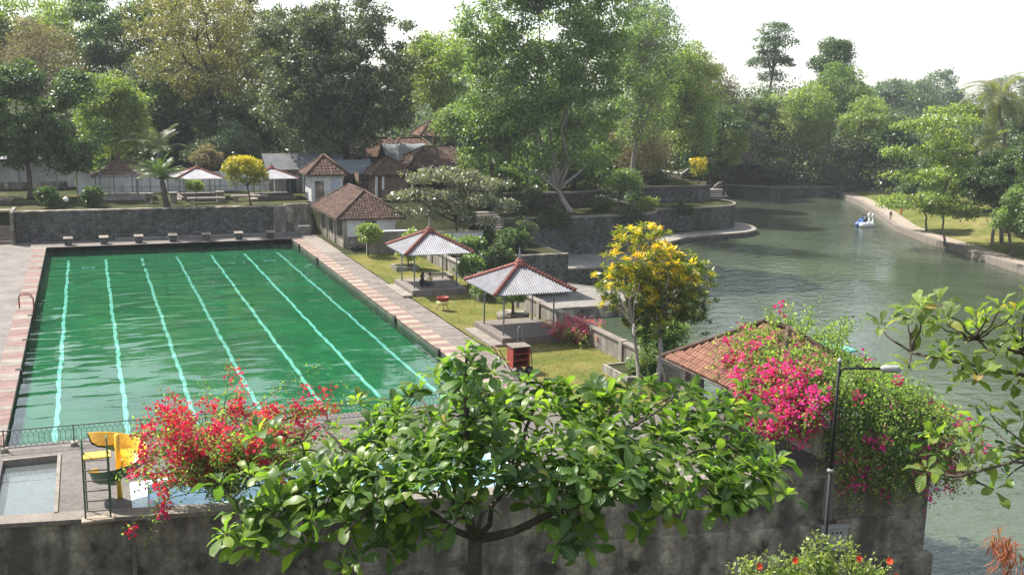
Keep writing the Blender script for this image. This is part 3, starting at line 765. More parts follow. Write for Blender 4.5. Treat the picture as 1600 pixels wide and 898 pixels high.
# near retaining wall in the foreground
t = thing('foreground_wall', 'tall weathered grey retaining wall along the bottom of the picture', 'wall', (8, -9.2, -4))
def wl(x0, x1, off, th, z0, z1, mb=None):
    """a stretch of wall along the skewed front line; off = how far the face stands out to the front"""
    mb = mb or MB()
    return mb.prism([(x0, WY(x0) - off), (x1, WY(x1) - off), (x1, WY(x1) - off + th), (x0, WY(x0) - off + th)], z0, z1)
wl(-45, 32.4, 0.0, 0.58, -6.5, -0.12).build('upper_face', MT['darkwall'], t)
for a, b, zz in ((-45, 9.5, -2.75), (9.5, 18.2, -2.55), (18.2, 27.6, -1.95), (27.6, 31.0, -1.75)):
    wl(a + 0.01, b, 0.13, 0.12, -6.4, zz).build('lower_face', MT['darkwall'], t)
wl(-45, 28.6, 0.06, 0.72, -0.12, 0.03).build('coping', MT['coping'], t)
wl(28.61, 32.46, 0.05, 0.7, -0.12, 0.0).build('coping', MT['darkwall'], t)
wl(28.1, 28.42, 0.16, 0.15, -1.74, -0.125).build('pilaster', MT['oldwall'], t)
wl(4.2, 4.33, 0.03, 0.02, -6.4, -0.125).build('render_seam', MT['oldwall'], t)
MB().prism([(31.8, WY(31.8) + 0.59), (32.4, WY(32.4) + 0.59), (32.4, -3.6), (31.8, -3.6)], -6.5, -0.01).build('side_face', MT['darkwall'], t)
MB().box(29.16, 32.39, -3.6, -3.2, -6.5, -0.008).build('back_face', MT['darkwall'], t)
wl(26.0, 32.55, 0.35, 0.33, -6.4, -3.3).build('footing', MT['darkwall'], t)
b = thing('meter_box', 'small grey meter box fixed to the foreground wall', 'box', (28.4, WY(28.4) - 0.2, -2.7))
mb = MB(); wl(28.0, 28.95, 0.36, 0.19, -2.85, -1.95, mb); mb.build('casing', MT['box'], b)
wl(27.95, 29.0, 0.42, 0.25, -1.95, -1.9).build('hood', MT['box'], b)
for q in range(3):
    wl(28.3 + q * 0.17, 28.37 + q * 0.17, 0.375, 0.02, -2.2, -2.12).build('socket', MT['black'], b)

# lawn wall along the lake side: panels between piers, with capping
t = thing('lawn_wall', 'low weathered wall with piers between the narrow lawn and the lake', 'wall', (28.7, 10, 0))
ya = -3.1
k = 0
while ya < 37.4:
    yb = min(ya + 3.55, 37.6)
    MB().box(28.62, 28.86, ya + 0.18, yb - 0.18, -0.3, 0.98).build('panel', MT['oldwall'], t)
    MB().slab(28.54, 28.94, ya + 0.18, yb - 0.18, 0.98, 1.09, 0.02).build('capping', MT['coping'], t)
    MB().slab(28.52, 28.96, ya - 0.18, ya + 0.18, -0.3, 1.13, 0.03).build('pier', MT['oldwall'], t)
    ya = yb; k += 1
MB().box(29.151, 29.4, -3.2, 37.4, -6.4, -0.05).build('lake_face', MT['stone'], t)
# courtyard walls by the changing house
t = thing('courtyard_wall', 'grey rendered wall beside the tiled changing house', 'wall', (26.5, 41.5, 0))
MB().box(24.7, 29.0, 41.4, 41.65, -0.3, 1.85).build('panel', MT['oldwall'], t)
MB().slab(24.65, 29.05, 41.33, 41.72, 1.85, 1.95).build('capping', MT['white'], t)
t = thing('white_wall', 'whitewashed wall under the silvery leafed tree', 'wall', (32.5, 42.3, 0))
MB().box(29.6, 35.2, 42.0, 42.25, -0.3, 1.5).build('panel', MT['white'], t)
MB().slab(29.55, 35.25, 41.93, 42.32, 1.5, 1.6).build('capping', MT['coping'], t)

# stone terraces of the lake garden
def terrace(name, label, poly, z0, z1, stone, grass, cap=0.25, lip='coping'):
    """grass top (structure) and the stone wall round it (a thing)"""
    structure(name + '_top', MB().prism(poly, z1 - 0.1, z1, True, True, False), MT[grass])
    w = thing(name + '_wall', label, 'wall', (poly[0][0], poly[0][1], z0))
    MB().prism(poly, z0, z1 - 0.02, False, False, True).build('stone_face', MT[stone], w)
    n_ = len(poly); c = Vector((sum(p[0] for p in poly) / n_, sum(p[1] for p in poly) / n_))
    out = []; inn = []
    for p in poly:
        d = (Vector(p) - c).normalized()
        out.append(Vector(p) + d * 0.08); inn.append(Vector(p) - d * cap)
    mb = MB()
    for i in range(n_):
        j = (i + 1) % n_
        mb.add([(out[i].x, out[i].y, z1 - 0.15), (out[j].x, out[j].y, z1 - 0.15), (inn[j].x, inn[j].y, z1 - 0.15), (inn[i].x, inn[i].y, z1 - 0.15),
                (out[i].x, out[i].y, z1 + 0.05), (out[j].x, out[j].y, z1 + 0.05), (inn[j].x, inn[j].y, z1 + 0.05), (inn[i].x, inn[i].y, z1 + 0.05)],
               [(4, 5, 6, 7), (0, 1, 5, 4), (2, 3, 7, 6)])
    mb.build('capping', MT[lip], w)
    return w

def arc(cx, cy, r_, a0, a1, k, ry=None):
    return [(cx + r_ * math.cos(R(a0 + (a1 - a0) * i / k)), cy + (ry or r_) * math.sin(R(a0 + (a1 - a0) * i / k))) for i in range(k + 1)]

terrace('garden_terrace', 'tall dark rubble stone wall below the big leafy tree',
        [(41.3, 54.4), (50, 54.1)] + arc(56.5, 60.0, 5.6, -75, 30, 7) + [(63, 76), (41.3, 76)], -6.5, 1.0, 'stone', 'moss')
terrace('second_terrace', 'brownish stone wall in the shade behind the big leafy tree',
        [(42.5, 62), (52, 61.5), (57.5, 63.5), (60.5, 70), (61, 82), (42.5, 82)], 0.9, 2.7, 'stonebrown', 'moss')
terrace('lake_ledge', 'long low stone ledge at the foot of the terrace wall', [(41.1, 46.5), (55, 46), (62, 52), (62, 56), (41.1, 54.3)], -6.5, -3.0, 'stone', 'concrete')
terrace('lake_landing', 'concrete landing with a pale edge just above the dark channel', [(29.45, 33.0), (45.5, 32.2), (46.5, 38.0), (41.1, 46.4), (41.05, 37.2), (29.45, 37.2)], -6.5, -3.6, 'darkwall', 'concrete')
terrace('promontory_walk', 'curved stone walkway edging the foot of the rounded promontory',
        [(63.5, 62), (72, 68.0)] + arc(79.8, 77.5, 7.6, -80, 40, 9) + [(85, 96), (63.5, 96)], -6.5, -3.9, 'stone', 'concrete')
terrace('promontory', 'rounded stone bastion wall standing out into the lake',
        [(63.6, 68.5), (71, 72.6)] + arc(79, 80.0, 6.8, -80, 30, 8) + [(84, 100), (63.6, 100)], -3.95, -0.8, 'stone', 'moss')
terrace('upper_bastion', 'upper stone bastion with a yellow croton on its edge',
        [(64, 76), (73, 79.6)] + arc(80.0, 84.6, 5.0, -80, 30, 7) + [(82.5, 106), (64, 106)], -0.85, 1.35, 'stone', 'moss')
terrace('top_bastion', 'topmost stone terrace wall half hidden under the trees',
        [(64.2, 82.5), (74, 84.6), (79.5, 88), (80, 110), (64.2, 110)], 1.3, 3.1, 'stonebrown', 'moss')
terrace('far_quay', 'dark stone quay wall at the far end of the lake',
        [(90, 92), (99.5, 108.2), (112, 119.8), (118, 114), (133, 112.5), (136, 122), (120, 132), (104, 132), (88, 100)], -6.5, -2.6, 'stone', 'moss')
terrace('far_upper_quay', 'second stone wall with a pale capping above the far quay',
        [(93, 104), (104, 119), (113, 128.5), (121, 122.5), (131, 121.5), (135, 136), (93, 140)], -2.65, 0.9, 'stonebrown', 'moss', 0.4, 'white')
t = thing('stair_flight', 'narrow stone steps beside the tall terrace wall', 'stairs', (40, 53, 0))
for i in range(9):
    MB().slab(38.4, 41.2, 50.5 + i * 0.42, 55.0, -0.2, 0.16 + i * 0.19, 0.02).build('step', MT['coping'], t)
# lakeside path and lawn on the right bank
shore = [(133, 114), (128.5, 105), (126, 99.7), (117, 85), (107.6, 70.6), (103, 60), (100.3, 51.8), (95.4, 38), (91, 20), (88, 0), (86, -40)]
def offset(pl, d):
    out = []
    for i, p in enumerate(pl):
        a = Vector(pl[max(i - 1, 0)]); b_ = Vector(pl[min(i + 1, len(pl) - 1)]); e = (b_ - a).normalized()
        out.append((p[0] - e.y * d, p[1] + e.x * d))
    return out
o0 = offset(shore, -0.35); o1 = offset(shore, 0.45); o2 = offset(shore, 2.7)
mbk = MB(); mbp = MB()
for i in range(len(shore) - 1):
    for (A, B, z0, z1, m_) in ((o0, o1, -7, -3.72, mbk), (o1, o2, -7, -3.8, mbp)):
        a, b_, c, d = A[i], A[i + 1], B[i + 1], B[i]
        m_.add([(a[0], a[1], z0), (b_[0], b_[1], z0), (a[0], a[1], z1), (b_[0], b_[1], z1), (c[0], c[1], z1), (d[0], d[1], z1)], [(0, 1, 3, 2), (2, 3, 4, 5)])
structure('path_kerb', mbk, MT['coping']); structure('path', mbp, MT['dirt'])
mbl = MB()
prev = o2
for dd in (6, 10, 15, 21, 28):
    cur = offset(shore, dd)
    for i in range(len(shore) - 1):
        q = [prev[i], prev[i + 1], cur[i + 1], cur[i]]
        zq = land(np.array([p[0] for p in q]), np.array([p[1] for p in q]))
        zz = [max(float(z_), -3.84) + 0.16 for z_ in zq]
        if prev is o2: zz[0] = zz[1] = -3.81
        mbl.add([(p[0], p[1], z_) for p, z_ in zip(q, zz)], [(0, 1, 2, 3)])
    prev = cur
structure('bank_lawn', mbl, MT['bankgrass'], True)

# ------------------------------------------------------------------ gazebos beside the pool
def make_gazebo(label):
    t = thing('gazebo', label, 'gazebo', (0, 0, 0), 'open gazebos with sheet roofs')
    h, ze, za = 2.4, 2.86, 4.12
    for f in range(4):
        mb = MB(); M_ = Matrix.Rotation(f * math.pi / 2, 3, 'Z')
        ns = 66; vs = []
        for i in range(ns + 1):
            s = -h + 2 * h * i / ns; tm = max(0.0, 1 - abs(s) / h)
            zo = 0.026 if i % 2 else -0.026
            for tt in (0.0, tm):
                vs.append(tuple(M_ @ Vector((s, -h + h * tt, ze + (za - ze) * tt + zo))))
        mb.add(vs, [(2 * i, 2 * i + 2, 2 * i + 3, 2 * i + 1) for i in range(ns)])
        mb.build('roof_sheet', MT['zinc'], t)
        mb = MB(); a = M_ @ Vector((-h, -h, ze)); b_ = Vector((0, 0, za)); n_ = 17
        rt = None
        for i in range(n_):
            p = a.lerp(b_, i / n_ * 0.96); q = a.lerp(b_, (i + 1.25) / n_ * 0.96)
            up = Vector((0, 0, 0.045))
            o = MB().tube([p + up + Vector((0, 0, 0.02)), q + up], [0.125, 0.095], 7).build('ridge_tile', MT['ridge'], t, True)
        q0 = M_ @ Vector((-1.5, -1.5, 0.45)); q1 = M_ @ Vector((-1.5, -1.5, 3.28))
        MB().tube([q0, q1], 0.05, 8).build('post', MT['steel'], t, True)
        e0 = M_ @ Vector((-h + 0.05, -h + 0.06, ze - 0.06)); e1 = M_ @ Vector((h - 0.05, -h + 0.06, ze - 0.06))
        MB().bar(e0, e1, 0.03).build('fascia', MT['steel'], t)
        f0 = M_ @ Vector((-1.5, -1.5, 3.2)); f1 = M_ @ Vector((1.5, -1.5, 3.2))
        MB().bar(f0, f1, 0.045).build('beam', MT['steel'], t)
    MB().lathe((0, 0, za - 0.12), [(0.36, 0), (0.36, 0.16), (0.27, 0.2), (0.27, 0.3), (0.2, 0.34), (0.16, 0.42)], 8).build('crown_block', MT['ridge'], t)
    MB().lathe((0, 0, za + 0.28), [(0.07, 0), (0.09, 0.08), (0.05, 0.16), (0.07, 0.24), (0.03, 0.34), (0.01, 0.62)], 8).build('finial', MT['steel'], t, True)
    MB().slab(-1.85, 2.0, -2.25, 2.25, 0.0, 0.45, 0.03).build('platform', MT['paver'], t)
    MB().slab(-2.55, -1.86, -2.4, 1.9, 0.0, 0.17, 0.02).build('step', MT['coping'], t)
    return t

gz = make_gazebo('gazebo with pale sheet roof and red ridges beside the red cart')
gz.location = (25.75, 11.05, 0)
copy_tree(gz, (25.0, 25.4, 0), 0, 1.0, 'gazebo with pale sheet roof sheltering two seated people')
copy_tree(gz, (13.5, 64.6, 2.6), 0.05, (0.98, 0.98, 0.72), 'pale roofed gazebo on the upper terrace beside the yellow bush')
copy_tree(gz, (20.6, 63.6, 2.6), 0.05, (0.98, 0.98, 0.72), 'pale roofed gazebo half hidden behind the yellow bush')

# dark curved-roof gazebo on the upper terrace
t = thing('gazebo', 'dark curved roof gazebo with pointed finial on the upper terrace', 'gazebo', (6.3, 66.0, 2.6))
for f in range(4):
    M_ = Matrix.Rotation(f * math.pi / 2, 3, 'Z'); mb = MB(); vs = []; fs = []
    rows = 12
    for r_ in range(rows + 1):
        u = r_ / rows; hh = 2.5 * (1 - u) + 0.12 * u; z = 2.1 + 1.75 * (u ** 1.5)
        for sgn in (-1, 1):
            p = M_ @ Vector((sgn * hh, -hh, z)); vs.append((6.3 + p.x, 66 + p.y, 2.6 + p.z))
            p2 = M_ @ Vector((sgn * hh, -hh, z + 0.05)); vs.append((6.3 + p2.x, 66 + p2.y, 2.6 + p2.z))
    for r_ in range(rows):
        k = r_ * 4; fs.append((k + 1, k + 3, k + 6, k + 4)); 
    mb.add(vs, fs); mb.build('roof_face', MT['tiledark'], t)
    p0 = M_ @ Vector((-1.7, -1.7, 0)); MB().tube([(6.3 + p0.x, 66 + p0.y, 2.6), (6.3 + p0.x, 66 + p0.y, 5.2)], 0.06, 8).build('post', MT['steel'], t, True)
    a = M_ @ Vector((-1.7, -1.7, 2.15)); b_ = M_ @ Vector((1.7, -1.7, 2.15))
    MB().bar((6.3 + a.x, 66 + a.y, 2.6 + a.z), (6.3 + b_.x, 66 + b_.y, 2.6 + b_.z), 0.05).build('beam', MT['steel'], t)
MB().lathe((6.3, 66, 6.4), [(0.3, 0), (0.22, 0.25), (0.1, 0.5), (0.03, 1.0)], 8).build('finial', MT['tiledark'], t, True)
MB().slab(3.9, 8.7, 63.6, 68.2, 2.5, 2.85).build('platform', MT['concrete'], t)

# ------------------------------------------------------------------ tiled roofs and houses
def roof_face_tiles(eL, eR, tL, tR, tw, tl, cb):
    """walk over the tiles of one sloping face; cb(matrix) is called for each tile, local x along the eave, y up the slope"""
    eL, eR, tL, tR = map(Vector, (eL, eR, tL, tR))
    ex = (eR - eL).normalized(); mid_e = (eL + eR) / 2; mid_t = (tL + tR) / 2
    up = (mid_t - mid_e); up = (up - ex * up.dot(ex)); S = up.length; up.normalize(); nrm = ex.cross(up)
    nrow = int(S / tl)
    for r_ in range(nrow):
        tt = (r_ + 0.0) / nrow; tm = (r_ + 0.85) / nrow
        a = eL.lerp(tL, tm); b_ = eR.lerp(tR, tm)
        lo = (a - eL).dot(ex); hi = (b_ - eL).dot(ex)
        k0 = math.ceil(lo / tw - 0.35); k1 = math.floor(hi / tw + 0.35)
        for k in range(k0, k1):
            p = eL + ex * ((k + 0.5) * tw) + up * (r_ * tl)
            m_ = Matrix.Identity(4)
            for i in range(3):
                m_[i][0] = ex[i]; m_[i][1] = up[i]; m_[i][2] = nrm[i]; m_[i][3] = p[i]
            cb(m_)

def tile_geo(tw, tl, h=0.05, n=4):
    vs = []; L = tl * 1.18
    for y, z in ((0, 0.045), (L, 0.012)):
        for i in range(n + 1):
            t_ = i / n; x = (t_ - 0.5) * tw * 1.04
            vs.append((x, y, z + h * math.sin(math.pi * t_)))
    fs = [(i, i + 1, n + 2 + i, n + 1 + i) for i in range(n)]
    k = len(vs)
    vs += [(x, 0, z - 0.03) for (x, _, z) in vs[:n + 1]]
    fs += [(k + i, k + i + 1, i + 1, i) for i in range(n)]
    return vs, fs

def hip_roof(t, cx, cy, hx, hy, ze, zr, rl, mat, axis='y', tw=0.3, tl=0.36, faces=(0, 1, 2, 3), capmat=None, part='roof'):
    """hip roof with courses of tiles; rl = half ridge length along axis"""
    if axis == 'y': r0, r1 = Vector((cx, cy - rl, zr)), Vector((cx, cy + rl, zr))
    else: r0, r1 = Vector((cx - rl, cy, zr)), Vector((cx + rl, cy, zr))
    A = Vector((cx - hx, cy - hy, ze)); B = Vector((cx + hx, cy - hy, ze)); C = Vector((cx + hx, cy + hy, ze)); D = Vector((cx - hx, cy + hy, ze))
    if axis == 'y': F = [(A, B, r0, r0), (B, C, r0, r1), (C, D, r1, r1), (D, A, r1, r0)]
    else: F = [(A, B, r0, r1), (B, C, r1, r1), (C, D, r1, r0), (D, A, r0, r0)]
    vs0, fs0 = tile_geo(tw, tl, 0.05, 2)
    mb = MB(); rr = random.Random(int(cx * 10))
    for k in faces:
        def cb(m_):
            j = rr.uniform(-0.012, 0.012)
            mb.add([m_ @ Vector((p[0] + j, p[1] + j, p[2] + rr.uniform(0, 0.012))) for p in vs0], fs0)
        roof_face_tiles(*F[k], tw, tl, cb)
    body = MB()
    dz = Vector((0, 0, -0.03))
    for f_ in F:
        if (f_[2] - f_[3]).length < 1e-6: body.add([f_[0] + dz, f_[1] + dz, f_[2] + dz], [(0, 1, 2)])
        else: body.add([f_[0] + dz, f_[1] + dz, f_[3] + dz, f_[2] + dz], [(0, 1, 2, 3)])
    ro = body.build(part, mat, t)
    if mb.v: tag(mb.build('roof_tiles', mat, ro), kind='stuff')
    cap = MB(); up = Vector((0, 0, 0.06))
    for p, q in ((A, F[0][2]), (B, F[0][3]), (C, F[2][2]), (D, F[2][3]), (r0, r1)):
        if (p - q).length > 0.05: cap.tube([p + up, q + up], 0.11, 6)
    cap.build('ridge_cap', capmat or mat, ro, True)
    fz = MB()
    for p, q in ((A, B), (B, C), (C, D), (D, A)):
        fz.bar(p + Vector((0, 0, -0.09)), q + Vector((0, 0, -0.09)), 0.05)
    fz.build('fascia', MT['bark'], ro)
    return ro

# changing house by the far end of the pool
t = thing('changing_house', 'low changing house with brown tiled hip roof and open bays by the pool', 'house', (25.8, 49.7, 0))
x0, x1, y0, y1 = 23.6, 28.2, 45.2, 54.6
hip_roof(t, 25.9, 49.9, 3.05, 5.5, 2.62, 4.75, 2.9, MT['tile'], 'y', 0.26, 0.30, (0, 3), MT['tiledark'])
MB().box(x0 + 1.2, x0 + 1.4, y0 + 0.3, y1 - 0.2, 0, 2.6).build('inner_wall', MT['oldwall'], t)
for yy in (45.2, 47.7, 48.7, 51.0, 52.0, 54.2):
    MB().box(x0, x0 + 0.35, yy, yy + 0.42, -0.2, 2.62).build('pier', MT['oldwall'], t)
for ya, yb in ((45.62, 47.7), (49.12, 51.0), (52.42, 54.2)):
    MB().box(x0 + 0.05, x0 + 0.2, ya, yb, -0.2, 0.9).build('screen', MT['darkwall'], t)
MB().box(x0 + 0.35, x1, y0, y0 + 0.22, -0.2, 2.62).build('front_wall', MT['white'], t)
MB().box(x0 + 0.34, x1 + 0.02, y0 - 0.03, y0, -0.2, 1.0).build('dado', MT['darkwall'], t)
MB().box(x1 - 0.2, x1 - 0.002, y0 + 0.22, y1, -0.2, 2.62).build('side_wall', MT['white'], t)
MB().box(x0 + 0.35, x1 - 0.2, y1 - 0.2, y1, -0.2, 2.62).build('back_wall', MT['white'], t)
MB().box(25.6, 26.5, y0 - 0.035, y0 + 0.05, 1.9, 2.3).build('vent', MT['black'], t)
b = thing('concrete_block', 'square concrete block at the far corner of the pool', 'block', (22.0, 54.9, 0))
MB().slab(21.5, 22.6, 54.3, 55.3, 0.01, 0.85, 0.03).build('body', MT['concrete'], b)
MB().slab(21.2, 21.49, 54.4, 55.2, 0.01, 0.6, 0.03).build('shoulder', MT['concrete'], b)

def hut(name, label, cx, cy, hx, hy, zb, ze, zr, rl, wall, roofm, axis='x', over=0.5, walls=True, faces=(0, 3, 1), door=True, cat='hut'):
    t = thing(name, label, cat, (cx, cy, zb))
    hip_roof(t, cx, cy, hx + over, hy + over, ze, zr, rl, roofm, axis, 0.34, 0.4, faces, MT['tiledark'])
    if walls:
        MB().box(cx - hx, cx + hx, cy - hy, cy - hy + 0.2, zb - 0.3, ze).build('wall', wall, t)
        MB().box(cx - hx, cx + hx, cy + hy - 0.2, cy + hy, zb - 0.3, ze).build('wall', wall, t)
        MB().box(cx - hx, cx - hx + 0.2, cy - hy + 0.2, cy + hy - 0.2, zb - 0.3, ze).build('wall', wall, t)
        MB().box(cx + hx - 0.2, cx + hx, cy - hy + 0.2, cy + hy - 0.2, zb - 0.3, ze).build('wall', wall, t)
        if door:
            MB().box(cx + hx * 0.1, cx + hx * 0.1 + 0.85, cy - hy - 0.04, cy - hy + 0.02, zb, zb + 1.95).build('door', MT['black'], t)
            w = MB().box(cx - hx * 0.75, cx - hx * 0.75 + 0.8, cy - hy - 0.03, cy - hy + 0.02, zb + 1.0, zb + 1.8).build('window', MT['black'], t)
            MB().box(cx - hx * 0.75 - 0.06, cx - hx * 0.75 + 0.86, cy - hy - 0.07, cy - hy - 0.031, zb + 0.93, zb + 0.999).build('sill', MT['oldwall'], w)
    else:
        for sx in (-1, 0, 1):
            for sy in (-1, 1):
                MB().tube([(cx + sx * hx * 0.92, cy + sy * hy * 0.92, zb - 0.2), (cx + sx * hx * 0.92, cy + sy * hy * 0.92, ze + 0.15)], 0.11, 8).build('post', MT['bark'], t, True)
    return t

h = hut('gate_hut', 'small pale walled hut with a steep tiled roof beside the changing house', 25.2, 60.4, 1.55, 1.5, 2.6, 5.2, 7.0, 0.05, MT['white'], MT['tile'], over=0.55, door=False)
MB().box(25.6, 26.5, 58.84, 58.9, 3.2, 4.9).build('blue_panel', MT['bluegrey'], h)
MB().box(24.0, 24.9, 58.84, 58.9, 2.7, 4.6).build('door', MT['darkwall'], h)
h = hut('food_stall', 'brick food stall under a dark pyramid roof', 32.6, 63.4, 1.75, 1.6, 2.6, 4.85, 6.6, 0.05, MT['brick'], MT['tiledark'], over=0.55, door=False)
for xx in (30.7, 31.4, 34.5):
    MB().box(xx, xx + 0.22, 61.3, 61.5, 2.6, 4.8).build('post', MT['white'], h)
MB().slab(31.3, 33.9, 60.9, 61.6, 2.6, 3.4).build('counter', MT['brick'], h)
hut('dark_pavilion', 'open pavilion on posts under a broad dark tiled roof', 41.1, 73.2, 3.9, 3.2, 2.7, 4.95, 7.05, 1.6, MT['brick'], MT['tiledark'], walls=False, cat='pavilion', over=0.7)
hut('red_roofed_house', 'weathered house with a reddish tiled roof behind the dark pyramid roof', 36.6, 82.5, 3.0, 2.4, 2.6, 5.5, 7.6, 1.2, MT['brick'], MT['tilered'], cat='house')
hut('red_roofed_house', 'reddish tiled house crowding behind the broad dark pavilion', 41.2, 84.0, 3.0, 2.4, 2.6, 5.7, 7.5, 1.4, MT['brick'], MT['tilered'], cat='house')
hut('hill_house', 'distant house with an orange tiled roof glimpsed between thin trunks', 51.2, 103, 3.3, 2.5, 4.2, 7.0, 9.0, 1.4, MT['oldwall'], MT['tilered'], cat='house')
t = thing('storage_shed', 'grey sheet roofed shed between the yellow bush and the pale hut', 'shed', (25.3, 70.5, 2.6))
mb = MB()
mb.add([(20.8, 68.0, 5.0), (29.4, 68.0, 5.0), (29.4, 71.0, 6.5), (20.8, 71.0, 6.5), (20.8, 74.0, 5.0), (29.4, 74.0, 5.0)], [(0, 1, 2, 3), (3, 2, 5, 4)])
mb.build('roof', MT['zincdark'], t)
MB().box(21.3, 28.9, 68.6, 68.8, 2.4, 5.15).build('wall', MT['oldwall'], t)
MB().box(21.3, 21.5, 68.8, 73.5, 2.4, 5.15).build('wall', MT['oldwall'], t)
MB().box(28.7, 28.9, 68.8, 73.5, 2.4, 5.15).build('wall', MT['oldwall'], t)
MB().box(23.0, 24.0, 68.55, 68.61, 2.6, 4.6).build('door', MT['black'], t)
for xx in (21.6, 24.6, 28.2):
    MB().tube([(xx, 67.9, 2.5), (xx, 67.9, 5.0)], 0.07, 6).build('post', MT['white'], t)
def tarp(label, c, hx, hy, ze, zr, zb, mat='tarp'):
    t = thing('tarpaulin_stall', label, 'stall', (c[0], c[1], zb))
    mb = MB(); vs = []; nx_, ny_ = 9, 7; rr = random.Random(int(c[0] * 7))
    for j in range(ny_):
        for i in range(nx_):
            u = i / (nx_ - 1) * 2 - 1; w = j / (ny_ - 1) * 2 - 1
            vs.append((c[0] + u * hx, c[1] + w * hy, ze + (zr - ze) * (1 - abs(w)) - 0.12 * math.sin(math.pi * (i % 4) / 4) + rr.uniform(-.05, .05)))
    mb.add(vs, [(j * nx_ + i, j * nx_ + i + 1, (j + 1) * nx_ + i + 1, (j + 1) * nx_ + i) for j in range(ny_ - 1) for i in range(nx_ - 1)])
    mb.build('canopy', MT[mat], t, True)
    for sx in (-1, 1):
        for sy in (-1, 1):
            MB().tube([(c[0] + sx * hx * .93, c[1] + sy * hy * .93, zb), (c[0] + sx * hx * .93, c[1] + sy * hy * .93, ze + 0.1)], 0.06, 6).build('post', MT['bark'], t)
    MB().box(c[0] - hx * 0.8, c[0] + hx * 0.8, c[1] - hy * 0.5, c[1] - hy * 0.2, zb, zb + 0.9).build('counter', MT['brick'], t)
tarp('stall under a grey tarpaulin between the pale hut and the brick stall', (29.4, 66.5), 2.0, 2.2, 4.9, 6.2, 2.6)
tarp('stall under a long pale tarpaulin beside the reddish roofs', (38.2, 77.0), 2.6, 2.0, 5.6, 7.3, 2.6)

# white boundary fence and buildings of the upper terrace
t = thing('white_fence', 'long white panel fence behind the upper terrace gazebos', 'fence', (14, 69.5, 2.6))
for i in range(12):
    x = 2.5 + i * 1.72
    MB().box(x + 0.05, x + 1.67, 69.5, 69.56, 2.75, 4.75).build('panel', MT['white'], t)
    MB().box(x - 0.05, x + 0.05, 69.46, 69.6, 2.5, 4.85).build('post', MT['steel'], t)
t = thing('white_shelter', 'white walled shelter behind the dark tree at the far left', 'shelter', (-3, 78, 2.6))
MB().box(-12, 2.2, 78.0, 78.2, 2.4, 5.6).build('wall', MT['white'], t)
MB().box(-12.3, 2.5, 76.0, 80.5, 5.62, 5.75).build('roof', MT['zinc'], t)
for xx in (-10, -6.5, -3, 0.5):
    MB().tube([(xx, 76.3, 2.4), (xx, 76.3, 5.6)], 0.08, 6).build('post', MT['steel'], t)
MB().box(-11.5, 1.5, 76.5, 76.9, 2.4, 3.3).build('counter', MT['darkwall'], t)
t = thing('terrace_railing', 'thin dark railing along the upper terrace', 'railing', (12, 61, 2.6))
for i in range(11):
    MB().tube([(3 + i * 1.8, 67.2, 2.55), (3 + i * 1.8, 67.2, 3.5)], 0.025, 5).build('post', MT['railgreen'], t)
MB().tube([(3, 67.2, 3.5), (21, 67.2, 3.5)], 0.022, 5).build('rail', MT['railgreen'], t)
for i, (x, y, lb) in enumerate(((8.7, 60.2, 'dark square pedestal left of the cycad trunk'), (10.9, 60.4, 'dark square pedestal right of the cycad trunk'),
                                (15.2, 60.6, 'dark square pedestal beside the topiary bush'))):
    t = thing('pedestal', lb, 'pedestal', (x, y, 2.6), 'pedestals along the upper terrace')
    MB().slab(x - 0.32, x + 0.32, y - 0.3, y + 0.3, 2.55, 3.5, 0.04).build('shaft', MT['darkwall'], t)
    MB().slab(x - 0.4, x + 0.4, y - 0.38, y + 0.38, 3.5, 3.6, 0.02).build('cap', MT['concrete'], t)
for x, y, lb in ((13.8, 59.2, 'long concrete bench in front of the pale gazebo'), (18.0, 60.6, 'low concrete bench behind the yellow bush'), (-4.5, 62, 'pale concrete bench under the dark tree')):
    t = thing('bench', lb, 'bench', (x, y, 2.6), 'concrete benches on the upper terrace')
    MB().slab(x - 1.7, x + 1.7, y - 0.4, y + 0.4, 3.0, 3.18, 0.02).build('seat', MT['coping'], t)
    for sx in (-1.4, 1.2):
        MB().box(x + sx, x + sx + 0.25, y - 0.33, y + 0.33, 2.5, 3.0).build('leg', MT['darkwall'], t)
t = thing('globe_lamp', 'white globe lamp on a short post under the dark tree', 'lamp', (1.6, 58.5, 2.6))
MB().tube([(1.6, 58.5, 2.6), (1.6, 58.5, 3.1)], 0.06, 8).build('post', MT['black'], t)
MB().lathe((1.6, 58.5, 3.08), [(0.08, 0), (0.2, 0.08), (0.26, 0.22), (0.2, 0.38), (0.06, 0.46)], 12).build('globe', MT['whiteplastic'], t, True)

# ------------------------------------------------------------------ pool furniture
NTH = ['first', 'second', 'third', 'fourth', 'fifth', 'sixth', 'seventh']
def block_proto():
    t = thing('starting_block', 'x', 'starting block', (0, 0, 0), 'starting blocks along the far pool edge')
    MB().box(-0.29, 0.29, -0.3, 0.3, 0, 0.52).build('pedestal', MT['stone'], t)
    MB().add([(-0.38, -0.4, 0.52), (0.38, -0.4, 0.52), (0.38, 0.42, 0.52), (-0.38, 0.42, 0.52), (-0.38, -0.4, 0.60), (0.38, -0.4, 0.60), (0.38, 0.42, 0.68), (-0.38, 0.42, 0.68)],
             [(0, 3, 2, 1), (4, 5, 6, 7), (0, 1, 5, 4), (1, 2, 6, 5), (2, 3, 7, 6), (3, 0, 4, 7)]).build('top', MT['coping'], t)
    MB().tube([(-0.2, -0.33, 0.3), (-0.2, -0.4, 0.3), (0.2, -0.4, 0.3), (0.2, -0.33, 0.3)], 0.02, 5).build('grip', MT['steel'], t)
    return t
bp_ = block_proto()
for i in range(7):
    loc = (1.7 + i * 2.83, 53.0, 0)
    lb = f'{NTH[i]} concrete starting block from the left at the far pool edge'
    if i == 0:
        bp_.location = loc; bp_['label'] = lb
    else:
        copy_tree(bp_, loc, 0.0, 1.0, lb)

